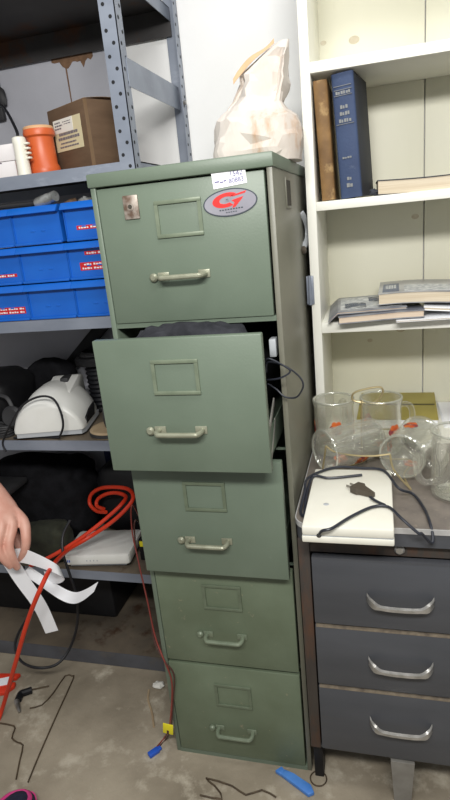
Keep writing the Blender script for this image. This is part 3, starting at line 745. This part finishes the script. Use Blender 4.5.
def red_label(o, x0, x1, y, z0, z1):
    m = MB().box(x0, x1, y - .0006, y - .0001, z0, z1)
    rows = 2 if z1 - z0 > .014 else 1
    for r in range(rows):
        zz = z0 + (z1 - z0) * (r + .5) / rows; x = x0 + .006 + .006 * r; k = r
        while x < x1 - .008:
            ww = .004 + .003 * ((k * 7) % 3) / 2; m.box(x, x + ww, y - .001, y - .0005, zz - .0022, zz + .0022 - .001 * (k % 2), mi=1); x += ww + .002 + .004 * (k % 4 == 3); k += 1
    obj('red_label', m, ['red_label', 'white_ink'], o, label='red label strip with white print')
PIT, BW, BH, BY = .1405, .139, .0935, .268
rows = ['bottom', 'middle', 'top']; cols = ['left', 'middle', 'right']
bins = {}
for r in range(3):
    for c in range(3):
        x0 = (-.370 - PIT, -.370, -.2295)[c] + (.0, -.002, -.004)[r]
        if r == 2 and c == 2: x0 += .010
        bins[r, c] = (bin_(x0, BY, ZB + r * .0965, BW - (.010 if (r, c) == (2, 2) else 0), BH, .19, 'blue plastic stacking bin, %s row and %s of the three columns in view' % (rows[r], cols[c])), x0)
yl = BY + .016
o, x = bins[2, 2]; red_label(o, x + .030, x + .124, yl, ZB + .193 + .026, ZB + .193 + .036)
o, x = bins[1, 2]; red_label(o, x + .048, x + .135, yl, ZB + .0965 + .060, ZB + .0965 + .069); red_label(o, x + .030, x + .136, yl, ZB + .0965 + .022, ZB + .0965 + .042)
o, x = bins[1, 0]; red_label(o, x + .055, x + .122, yl, ZB + .0965 + .020, ZB + .0965 + .028)
o, x = bins[0, 0]; red_label(o, x + .035, x + .125, yl, ZB + .018, ZB + .036)
ZT = ZB + .193 + .094
m = MB().lathe([(.001, -.036), (.012, -.036), (.014, -.03), (.014, .012), (.011, .02), (.013, .022), (.013, .034), (.001, .035)], n=20, T=Matrix.Translation((-.265, .285, ZT + .012)) @ Matrix.Rotation(math.radians(80), 4, 'Y') @ Matrix.Rotation(.3, 4, 'X'), cap=False)
solo('metal_bottle', m, 'glassjar', 'small silvered bottle lying across the top row of blue bins', 'bottle')
m = MB().tube([(-.47, .30, ZT + .006), (-.40, .29, ZT + .008), (-.30, .30, ZT + .007)], .006)
solo('dark_rod', m, 'rubber_dark', 'dark rod lying on the top left blue bins', 'rod')
for k, (x, lab) in enumerate(((-.205, 'brown lump of hardware at the left of the top right bin'), (-.165, 'middle brown lump of hardware in the top right bin'), (-.130, 'rightmost brown lump of hardware in the top right bin'))):
    solo('fitting', MB().ball((x, .30, ZT - .003 + .002 * k), .016, (1.2, 1, .7), 12, jit=.5, fr=2, seed=k), 'card' if k != 1 else 'glassjar', lab, 'hardware', 'hardware in the top right bin')

# ------------------------------------------------------------------ middle shelf: white machine, reel, black gear
ZC = .7876
TM = Matrix.Translation((-.405, .372, ZC)) @ Matrix.Rotation(math.radians(12), 4, 'Z') @ Matrix.Scale(.78, 4, (0, 1, 0))
wm = thing('white_machine', 'white dome-fronted appliance on the middle shelf among black gear', 'appliance', (-.405, .372, ZC))
def dome(y, k, hs, z0=.022, w=.104, hmax=.098):
    P = [(-w * k, y, z0)]
    n = 18
    for i in range(n + 1):
        u = -1 + 2 * i / n
        x = w * k * u
        P.append((x, y, z0 + .012 + hs * hmax * (1 - abs(u) ** 2.4) ** .75 * (1 - .12 * u)))
    P.append((w * k, y, z0)); return P
obj('shell', MB().rings([dome(-.128, .90, .60), dome(-.125, .96, .70), dome(-.112, 1.0, .80), dome(-.02, 1.0, .98), dome(.06, .98, 1.0), dome(.10, .94, .98), dome(.13, .80, .9)], T=TM), 'white_plastic', wm, ang=50)
obj('base_band', MB().prism([(-.096, -.124), (.096, -.124), (.104, -.10), (.102, .10), (.085, .125), (-.085, .125), (-.102, .10), (-.104, -.10)], 'z', .008, .0218, T=TM), 'grey_plastic', wm, label='pale grey base band')
obj('foot', MB().box(-.08, .08, -.10, .10, 0, .008, T=TM), 'black', wm)
obj('port_recess', MB().prism([(-.085, .028), (.03, .028), (.05, .062), (-.02, .058), (-.075, .045)], 'x', .100, .1052, T=TM), 'black', wm, label='dark port recess on the right flank')
m = MB().prism([(-.05, .06), (.17, .06), (.17, .130), (.12, .138), (-.02, .114)], 'x', -.030, .055, T=TM, bev=.006); m.box(-.012, .012, .06, .12, .120, .1395, .002, mi=1, T=TM @ Matrix.Translation((.02, 0, .001)))
obj('rear_hump', m, ['white_plastic', 'rubber_dark'], wm)
cb = MB().tube([(-0.528, 0.258, 0.753), (-0.534, 0.262, 0.783), (-0.488, 0.250, 0.840), (-0.436, 0.250, 0.897), (-0.386, 0.260, 0.920), (-0.342, 0.260, 0.916), (-0.318, 0.250, 0.884), (-0.317, 0.250, 0.840), (-0.338, 0.256, 0.804), (-.36, .275, ZC + .004), (-.42, .28, ZC + .004), (-.50, .27, ZC + .005)], .0032)
solo('thin_cable', cb, 'cable', 'thin black cable arching over the white appliance', 'cable')
wd = MB().lathe([(.060, .0002), (.062, .003), (.062, .015), (.058, .019), (.050, .020)], (-.212, .328, ZC), n=40)
wd.lathe([(.0635, .004), (.0635, .014), (.0618, .014), (.0618, .004)], (-.212, .328, ZC), n=40, mi=1, loop=True, cap=False)
solo('wooden_disc', wd, ['wood_disc', 'rubber_dark'], 'pale wooden disc with a dark band under the grey dome', 'disc')
solo('grey_dome', MB().lathe([(.032, .0206), (.036, .04), (.034, .07), (.024, .095), (.008, .108)], (-.196, .332, ZC), n=30), 'rubber_dark', 'dark grey rubber dome on the wooden disc', 'dome')
rl = thing('cable_reel', 'black ribbed reel standing behind the white appliance', 'reel', (-.345, .553, ZC))
obj('reel_flange', MB().lathe([(.05, 0), (.052, .004), (.052, .012), (.05, .016)], (-.345, .553, ZC), n=32), 'black', rl)
pr = [(.036, .016)]
for k in range(9): pr += [(.041, .022 + k * .0145), (.036, .029 + k * .0145)]
obj('reel_winding', MB().lathe(pr, (-.345, .553, ZC), n=32), 'cable', rl)
obj('reel_flange', MB().lathe([(.045, .150), (.066, .156), (.068, .172), (.062, .180), (.040, .184)], (-.345, .553, ZC), n=32), 'black', rl)
tw = MB()
for k in range(3): tw.tube([(-.345 + (.050 - .004 * k) * math.cos(a), .553 + (.050 - .004 * k) * math.sin(a), ZC + .186 + .004 * k) for a in [2 * PI * q / 14 for q in range(14)]], .003, loop=True, sm=3)
obj('loose_winding', tw, 'rubber_dark', rl)
m = MB().box(-.02, .02, -.012, .012, 0, .40, .004, T=Matrix.Translation((-.61, .638, ZC + .022)) @ Matrix.Rotation(math.radians(48), 4, 'Y'))
solo('black_bar', m, 'black', 'black bar leaning diagonally at the back of the middle shelf', 'bar')
solo('black_case_bag', blob((-.66, .45, ZC + .080), (.105, .11, .088), .10, 1.5, 4, fold=.03), 'black', 'lumpy black bag at the left of the middle shelf', 'bag', ang=80)
solo('black_pouch', blob((-.525, .565, ZC + .078), (.085, .045, .086), .12, 1.5, 8, fold=.03), 'cloth', 'black pouch behind the white appliance', 'pouch', ang=80)
hp = MB()
hp.lathe([(.020, 0), (.032, .006), (.034, .018), (.026, .026), (.010, .024)], n=28, T=Matrix.Translation((-.515, .318, ZC + .055)) @ Matrix.Rotation(PI / 2 - .2, 4, 'X'))
hp.tube([(-.515, .312, ZC + .088), (-.535, .32, ZC + .115), (-.58, .325, ZC + .118), (-.61, .33, ZC + .08)], .006, flat=.5)
solo('headset', hp, 'rubber_dark', 'dark headset with a round ear cup left of the white appliance', 'headset')
cc = MB()
for k in range(5): cc.tube([(-.575 + (.052) * math.cos(a) , .300 + .024 * math.sin(a), ZC + .005 + k * .0065 + .002 * math.sin(a * 2 + k)) for a in [2 * PI * q / 12 for q in range(12)]], .0042, loop=True, sm=4)
solo('cable_coil', cc, 'rubber_dark', 'coiled dark braided cable at the left front of the middle shelf', 'cable coil')

# ------------------------------------------------------------------ lower shelf
ZD = .3566
solo('duffel_bag', blob((-.62, .505, ZD + .125), (.21, .115, .137), .10, 1.3, 21, 70, 50, fold=.14), 'cloth', 'black duffel bag filling the left of the lower shelf', 'bag', ang=80)
solo('olive_bag', blob((-.492, .318, ZD + .062), (.075, .05, .066), .14, 1.5, 31, 50, 30, fold=.10), 'olive_cloth', 'dark olive folded bag in front of the black duffel', 'bag', ang=80)
solo('dark_tote', blob((-.27, .535, ZD + .12), (.13, .07, .13), .08, 1.4, 41, 50, 30, fold=.05), 'black', 'black tote slumped at the back behind the orange cord', 'bag', ang=80)
solo('dark_filler_block', MB().box(-.95, -.36, .42, .652, .0535, .285, .012), 'black', 'big black block added to darken the lowest shelf at the left', 'tub')  # added filler block that makes the shaded bay read black
solo('navy_crate', MB().box(-.42, -.14, .6305, .655, ZD + .001, ZD + .30, .006), 'navy_plastic', 'dark navy panel standing at the back of the lower shelf', 'panel')
pb2 = MB().box(-.70, -.565, .30, .40, .001, .020, .006, T=Matrix.Translation((0, -.02, ZD + .238)))
solo('grey_tray', pb2, 'rubber_dark', 'dull grey tray lying on top of the black duffel bag', 'tray')
rt = thing('white_router', 'flat white router with blue lights at the front of the lower shelf', 'router', (-.318, .352, ZD))
TR = Matrix.Translation((-.318, .350, ZD + .014)) @ Matrix.Rotation(math.radians(8), 4, 'Z') @ Matrix.Rotation(math.radians(-3), 4, 'X')
obj('router_body', MB().prism([(x * .107, y * .082) for x, y in ((-.94, -1), (.94, -1), (1, -.9), (1, .9), (.93, 1), (-.93, 1), (-1, .9), (-1, -.9))], 'z', 0, .034, bev=.006, T=TR), 'white_plastic', rt, ang=40)
obj('router_base', MB().box(-.09, .09, -.066, .066, -.0105, .0005, T=TR), 'grey_plastic', rt)
m = MB()
for k in range(3): m.box(-.097 + k * .0055, -.094 + k * .0055, -.0826, -.0818, .011, .019, mi=0, T=TR)
for k in range(4): m.box(-.03 + k * .011, -.027 + k * .011, -.0826, -.0818, .013, .018, mi=1, T=TR)
obj('indicator_mark', m, ['blue_plug', 'grey_plastic'], rt, label='small blue indicator marks')
solo('yellow_strip', MB().box(-.215, -.142, .425, .47, ZD + .001, ZD + .075, .004), 'card', 'small tan packet standing behind the white router', 'packet')
m = MB().box(-.19, -.135, .335, .36, ZD + .0005, ZD + .072, .003); m.box(-.185, -.15, .334, .3355, ZD + .05, ZD + .068, mi=1)
solo('black_adapter', m, ['black', 'yellow'], 'black adapter with a yellow sticker right of the white router', 'adapter')

# cords that run from the lower shelf to the floor
oc = MB().tube([(-0.541, -0.080, 0.008), (-0.560, 0.015, 0.013), (-0.455, 0.005, 0.218), (-0.373, 0.000, 0.381), (-0.314, 0.010, 0.487), (-0.320, 0.080, 0.500), (-0.347, 0.200, 0.469), (-0.319, 0.270, 0.468), (-0.256, 0.290, 0.504), (-0.206, 0.310, 0.542), (-0.185, 0.340, 0.570), (-0.218, 0.380, 0.579), (-0.288, 0.410, 0.569), (-0.349, 0.435, 0.548), (-0.388, 0.445, 0.520), (-0.395, 0.440, 0.489), (-0.362, 0.420, 0.475), (-0.313, 0.390, 0.490)], .0062, n=10)
oc.tube([(-0.508, 0.225, 0.387), (-0.431, 0.235, 0.421), (-0.364, 0.250, 0.457), (-0.307, 0.280, 0.490), (-0.255, 0.310, 0.526), (-0.224, 0.330, 0.551), (-0.224, 0.370, 0.557), (-0.265, 0.400, 0.554), (-0.315, 0.420, 0.539), (-0.356, 0.430, 0.514), (-0.359, 0.420, 0.494), (-0.324, 0.400, 0.495)], .0060, n=10)
solo('orange_cable', oc, 'cord_orange', 'orange-red rubber cord coiled on the lower shelf and trailing to the floor', 'cord')
bcord = MB().tube([(-0.361, 0.260, 0.533), (-0.378, 0.235, 0.496), (-0.373, 0.210, 0.451), (-0.358, 0.200, 0.383), (-0.350, 0.200, 0.303), (-0.369, 0.200, 0.204), (-0.404, 0.190, 0.122), (-0.432, 0.150, 0.093), (-0.478, 0.120, 0.100), (-0.548, 0.140, 0.095), (-0.588, 0.170, 0.117), (-0.576, 0.190, 0.163), (-0.519, 0.200, 0.237), (-.5, .20, .24), (-.56, .215, .355), (-.55, .25, .363)], .0042)
solo('hanging_cable', bcord, 'cable', 'black cord hanging in a loop from the lower shelf to the floor', 'cord')
rw = thing('red_wire', 'red and brown wire running down the left front edge of the filing cabinet', 'wire', (0.011, -0.020, 0.192))
obj('red_strand', MB().tube([(-.165, .36, ZD + .06), (-0.141, 0.245, 0.599), (-0.151, 0.235, 0.525), (-0.129, 0.200, 0.450), (-0.080, 0.120, 0.380), (-0.028, 0.030, 0.346), (0.002, -0.008, 0.320), (0.019, -0.012, 0.255), (0.013, -0.014, 0.186), (-0.006, -0.016, 0.093), (-0.046, 0.029, 0.006), (-0.058, -0.008, 0.006)], .0021), 'wire_red', rw)
obj('brown_strand', MB().tube([(-.16, .365, ZD + .06), (-0.136, 0.240, 0.555), (-0.144, 0.230, 0.495), (-0.123, 0.190, 0.424), (-0.072, 0.110, 0.373), (-0.027, 0.020, 0.339), (0.006, -0.010, 0.307), (0.028, -0.012, 0.266), (0.016, -0.013, 0.185), (-0.002, -0.014, 0.091), (-0.041, 0.024, 0.005), (-0.055, -0.010, 0.005)], .0021), 'wire_brown', rw)
ft = MB().box(-.014, .014, -.0015, .0015, -.016, .016, .001, T=Matrix.Translation((-0.007, -0.021, 0.095)) @ Matrix.Rotation(.12, 4, 'Y')); ft.box(-.003, .003, -.0018, .0, -.016, -.004, mi=1, T=Matrix.Translation((-0.007, -0.021, 0.095)) @ Matrix.Rotation(.12, 4, 'Y'))
obj('yellow_tag', ft, ['yellow', 'wire_brown'], rw, label='yellow tag folded round the wire')
TP = Matrix.Translation((-0.059, -0.021, 0.006)) @ Matrix.Rotation(math.radians(52), 4, 'Z')
pp = MB().box(-.016, .014, -.008, .008, -.0055, .0055, .002, T=TP); pp.box(.012, .022, -.0055, .0055, -.004, .004, .0015, T=TP)
obj('blue_connector', pp, 'blue_plug', rw, label='blue plastic connector')

# ------------------------------------------------------------------ things on the floor
hg_ = MB().tube([(-0.551, -0.003, 0.003), (-0.502, -0.005, 0.003), (-0.491, -0.021, 0.003), (-0.483, -0.043, 0.003), (-0.460, -0.053, 0.003), (-0.437, -0.059, 0.003), (-0.418, -0.103, 0.003), (-0.395, -0.155, 0.003)], .0022, sm=2)
hg_.tube([(-0.358, -0.157, 0.003), (-0.374, -0.074, 0.003), (-0.396, 0.062, 0.003), (-0.415, 0.188, 0.003), (-0.425, 0.199, 0.003), (-0.448, 0.196, 0.003), (-0.449, 0.130, 0.003), (-0.460, 0.078, 0.003), (-0.491, 0.061, 0.003)], .0022, sm=2)
solo('bent_wire', hg_, 'rust_wire', 'long bent rusty wire hanger lying on the concrete at the left', 'wire')
rd = MB().prism([(-.75, .04), (-.60, .095), (-.585, .125), (-.59, .14), (-.62, .13), (-.75, .09)], 'z', .0004, .014, bev=.003)
rd.prism([(-.70, .125), (-.60, .155), (-.595, .175), (-.70, .16)], 'z', .0004, .014, bev=.003)
rdo = thing('red_clamp', 'red-orange plastic clamp with a white tag at the left floor edge', 'clamp', (-.65, .11, 0))
obj('clamp_jaw', rd, 'red_plastic', rdo)
m = MB().box(-.05, .045, -.016, .016, .0142, .0165, T=Matrix.Translation((-.645, .125, 0)) @ Matrix.Rotation(.42, 4, 'Z')); m.box(-.05, .0, -.012, .0, .0163, .0170, mi=1, T=Matrix.Translation((-.645, .125, 0)) @ Matrix.Rotation(.42, 4, 'Z'))
obj('white_tag', m, ['paper', 'blue_plug'], rdo, label='white tag with a blue patch')
tl = thing('small_tool', 'small dark and steel tool lying beside the bent wire', 'tool', (-0.541, 0.095, 0.000))
obj('tool_grip', MB().tube([(-0.518, 0.118, 0.012), (-0.532, 0.108, 0.012), (-0.544, 0.098, 0.012), (-0.539, 0.075, 0.012)], .0105, n=10, sm=4), 'black', tl)
obj('tool_tip', MB().tube([(-0.543, 0.074, 0.009), (-0.527, 0.056, 0.007), (-0.512, 0.041, 0.005)], lambda t: .009 - .005 * t, n=10, sm=4), 'steel', tl)
obj('tool_lead', MB().tube([(-0.529, 0.122, 0.006), (-0.502, 0.137, 0.004), (-0.478, 0.149, 0.003)], .0025), 'rust_wire', tl)
solo('paper_crumb', MB().ball((-.128, .20, .0085), .016, (1.2, .8, .55), 12, jit=.5, fr=2), 'label', 'crumpled white scrap on the floor by the shelving foot', 'scrap', ang=20)
solo('loose_wire', MB().tube([(-0.154, 0.182, 0.003), (-0.142, 0.146, 0.003), (-0.113, 0.103, 0.003), (-0.090, 0.058, 0.003)], .003), 'wood_disc', 'short pale bent wire left of the filing cabinet', 'wire')
bt = MB()
for P in (([(-.045, -.011), (.0, -.012), (.04, -.014), (.048, .0), (.03, .012), (-.02, .010), (-.045, .006)]), ([(-.062, -.012), (-.043, -.011), (-.043, .004), (-.056, .008)])):
    bt.prism(P, 'z', .0004, .011, bev=.002, T=Matrix.Translation((0.330, -0.041, 0.000)) @ Matrix.Rotation(math.radians(-28), 4, 'Z'))
solo('blue_plastic_piece', bt, 'blue_tool', 'bright blue plastic piece on the floor in front of the cabinet', 'plastic piece')
solo('wire_ring', MB().tube([(.378 + .020 * math.cos(a), -.020 + .020 * math.sin(a), .003) for a in [2 * PI * q / 14 for q in range(14)]], .0016, loop=True, sm=3), 'rust_wire', 'thin wire ring on the floor beside the blue plastic piece', 'ring')
solo('bent_rod', MB().tube([(0.097, -0.113, 0.003), (0.154, -0.113, 0.003), (0.128, -0.084, 0.003), (0.099, -0.067, 0.003), (0.170, -0.076, 0.003), (0.209, -0.093, 0.003), (0.245, -0.074, 0.003), (0.282, -0.086, 0.003)], .0022, sm=2), 'rust_wire', 'zigzag rusty wire on the floor in front of the cabinet', 'wire')
sh = thing('shoe', 'navy mesh shoe with a pink rim at the bottom left corner', 'shoe', (-.318, -.318, 0))
TSH = Matrix.Translation((-.318, -.318, 0)) @ Matrix.Rotation(math.radians(6), 4, 'Z')
def sole(z, k): return [(k * (.046 + .010 * (1 - abs(y - .04) / .12)) * x, .125 * k * y_ - 0 , z) for (x, y_, y) in [(math.copysign(abs(math.cos(a)) ** .7, math.cos(a)), math.sin(a), 0) for a in [2 * PI * q / 36 for q in range(36)]]]
obj('sole', MB().rings([sole(.0003, .96), sole(.008, 1.0), sole(.026, 1.0)], T=TSH), 'pink', sh, label='pink sole')
def upper(z, k, dy, kx=1): return [(x * k * kx, y * k + dy, zz + z) for (x, y, zz) in sole(0, 1)]
obj('upper', MB().rings([upper(.0262, .97, 0), upper(.045, .93, -.003), upper(.062, .78, -.016), upper(.074, .60, -.034), upper(.088, .48, -.055)], T=TSH), 'navy', sh, ang=60)
obj('toe_rim', MB().tube([(.038, .062, .058), (.026, .094, .048), (0, .108, .043), (-.026, .094, .048), (-.038, .062, .058)], .006, T=TSH), 'pink', sh, label='pink rim')

# ------------------------------------------------------------------ hand and paper strips

def limb(m, pts, rads, n=14):
    """tapering limb with a rounded end"""
    P = smooth_path(pts, 6); L = len(P) - 1; k = len(rads) - 1
    def r(t):
        q = t * k; i = min(int(q), k - 1); return rads[i] + (rads[i + 1] - rads[i]) * (q - i)
    m.tube(P, r, n=n, sm=0); m.ball(P[-1], rads[-1], seg=12); m.ball(P[0], rads[0], seg=12)
hm = MB()
idx = [V(p) for p in ((-0.387, 0.085, 0.628), (-0.371, 0.062, 0.594), (-0.377, 0.056, 0.561), (-0.402, 0.062, 0.525))]
mid = [V(p) for p in ((-0.404, 0.062, 0.635), (-0.402, 0.030, 0.591), (-0.398, 0.026, 0.555), (-0.400, 0.038, 0.516))]
rin = [V(p) for p in ((-0.421, 0.045, 0.641), (-0.422, 0.014, 0.597), (-0.413, 0.010, 0.561), (-0.408, 0.022, 0.530))]
pin = [V(p) for p in ((-0.439, 0.035, 0.649), (-0.434, 0.012, 0.615), (-0.420, 0.006, 0.584), (-0.413, 0.014, 0.559))]
wr = V((-0.505, 0.125, 0.721))
fore = V((-0.543, 0.060, 0.931)); elb = V((-0.634, -0.060, 1.277))
thb = [wr.lerp(idx[0], .25) + V((0, .012, -.008)), V((-0.465, 0.118, 0.603)), V((-0.436, 0.108, 0.550)), V((-0.418, 0.088, 0.517))]
km = (idx[0] + pin[0]) / 2
wdir = (idx[0] - pin[0]).normalized()
def oval(c, d, w, t):
    d = d.normalized(); u = (wdir - wdir.dot(d) * d).normalized(); v = d.cross(u)
    return [c + w * math.cos(2 * PI * k / 24) * u + t * math.sin(2 * PI * k / 24) * v for k in range(24)]
ax = km - wr
hm.rings([oval(elb, wr - elb, .042, .040), oval(fore, wr - elb, .036, .032), oval(wr.lerp(fore, .3), wr - fore, .029, .022), oval(wr, ax, .027, .019),
          oval(wr.lerp(km, .3), ax, .035, .022), oval(wr.lerp(km, .65), ax, .042, .020), oval(wr.lerp(km, .95), ax, .044, .017), oval(wr.lerp(km, 1.08), ax, .037, .011)])
for f, r0 in ((idx, .0136), (mid, .0132), (rin, .0124), (pin, .0108)):
    limb(hm, [wr.lerp(f[0], .6)] + f, [r0 * 1.0, r0 * 1.12, r0 * .98, r0 * .86, r0 * .72])
limb(hm, thb, [.017, .0145, .0125, .0095])
tmp = bpy.data.meshes.new('tmp'); hm.bm.to_mesh(tmp); hm.bm.free()
to = bpy.data.objects.new('tmp', tmp); COL.objects.link(to)
rm = to.modifiers.new('r', 'REMESH'); rm.mode = 'VOXEL'; rm.voxel_size = .0024
sm_ = to.modifiers.new('s', 'SMOOTH'); sm_.factor = .5; sm_.iterations = 4
m2 = bpy.data.meshes.new_from_object(to.evaluated_get(bpy.context.evaluated_depsgraph_get()))
hm = MB(); hm.bm.from_mesh(m2)
bpy.data.objects.remove(to); bpy.data.meshes.remove(tmp); bpy.data.meshes.remove(m2)
ps = thing('person', 'bare hand and forearm reaching in from the left edge, fingers pinching white paper strips', 'person', elb)
obj('arm_and_hand', hm, 'skin', ps, ang=180)
for f in (idx, mid, rin, pin):
    d = (f[3] - f[2]).normalized(); nrm = V((.1, -1, .35)); nrm = (nrm - nrm.dot(d) * d).normalized()
    T = frame(d.cross(nrm), d, nrm, f[3] + nrm * .0066)
    obj('fingernail', MB().ball((0, 0, 0), 1, (.0048, .0062, .0016), 12, T=T), 'nail', ps)

def strip(pts, wdirs, label):
    P = smooth_path(pts, 8); Wd = smooth_path(wdirs, 8); n = len(P) - 1
    rings = []
    for i, (p, w) in enumerate(zip(P, Wd)):
        d = (P[min(i + 1, n)] - P[max(i - 1, 0)]).normalized(); nn = d.cross(w).normalized() * .0006
        rings.append([p - w - nn, p + w - nn, p + w + nn, p - w + nn])
    solo('paper_strip', MB().rings(rings), 'paper', label, 'paper strip', 'white paper strips held in the hand', ang=60)
strip([(-0.518, 0.085, 0.594), (-0.465, 0.078, 0.530), (-0.422, 0.072, 0.450), (-0.385, 0.074, 0.367), (-0.370, 0.080, 0.277)], [(.018, .004, .012), (.020, .004, .010), (.021, .004, .008), (.020, .003, .007), (.020, .002, .006)],
      'longest white paper strip hanging straight down from the hand')
strip([(-0.425, 0.058, 0.536), (-0.382, 0.052, 0.542), (-0.331, 0.052, 0.527), (-0.300, 0.065, 0.499), (-0.304, 0.088, 0.468), (-0.338, 0.105, 0.441), (-0.373, 0.110, 0.438)], [(.004, 0, .020), (.002, .0, .022), (-.003, 0, .021), (-.004, 0, .019), (-.004, 0, .018), (-.004, 0, .018), (-.003, 0, .018)],
      'white paper strip curling to the right just under the fingertips')
strip([(-0.421, 0.095, 0.467), (-0.371, 0.098, 0.427), (-0.322, 0.095, 0.397), (-0.280, 0.085, 0.395), (-0.237, 0.070, 0.419), (-0.190, 0.060, 0.456)], [(.002, .015, .002), (.002, .015, .003), (.002, .013, .008), (.003, .008, .013), (.006, .004, .016), (.008, .002, .015)],
      'twisted white paper strip with its broad end furthest right of the hand')

# ------------------------------------------------------------------ light and camera
def area(name, loc, target, sx, sy, power, col=(1, 1, 1)):
    l = bpy.data.lights.new(name, 'AREA'); l.shape = 'RECTANGLE'; l.size = sx; l.size_y = sy; l.energy = power; l.color = col
    o = bpy.data.objects.new(name, l); COL.objects.link(o); o.location = loc
    o.rotation_euler = (V(target) - V(loc)).to_track_quat('-Z', 'Y').to_euler(); return o
area('wall_tube_lamp', (.55, -1.35, 1.97), (.25, .3, 1.15), 1.0, .16, 33, (1, .985, .95))
area('overhead_fill_lamp', (.60, -.45, 2.55), (.45, 0, .9), 1.2, .16, 12, (1, .99, .96))  # added lamp without a known fixture; shades the third drawer, brightens the floor
w = bpy.data.worlds.new('World'); SC.world = w; w.use_nodes = True
w.node_tree.nodes['Background'].inputs[0].default_value = (.95, .97, 1.0, 1)
w.node_tree.nodes['Background'].inputs[1].default_value = .34
cp = (0.54181, -1.09334, 1.34286, 1.26641, 0.09545, 0.24816, 575.37273)
cam = bpy.data.cameras.new('Camera'); co = bpy.data.objects.new('Camera', cam); COL.objects.link(co)
co.location = cp[:3]; co.rotation_mode = 'XYZ'; co.rotation_euler = cp[3:6]
cam.sensor_fit = 'VERTICAL'; cam.sensor_height = 24.0; cam.lens = cp[6] * 24.0 / 800.0; cam.clip_start = .01
SC.camera = co
vs = SC.view_settings
vs.view_transform = 'Standard'; vs.look = 'None'; vs.gamma = 1.0; vs.use_curve_mapping = False; vs.exposure = 0.0
SC.cycles.max_bounces = 8; SC.cycles.transparent_max_bounces = 24
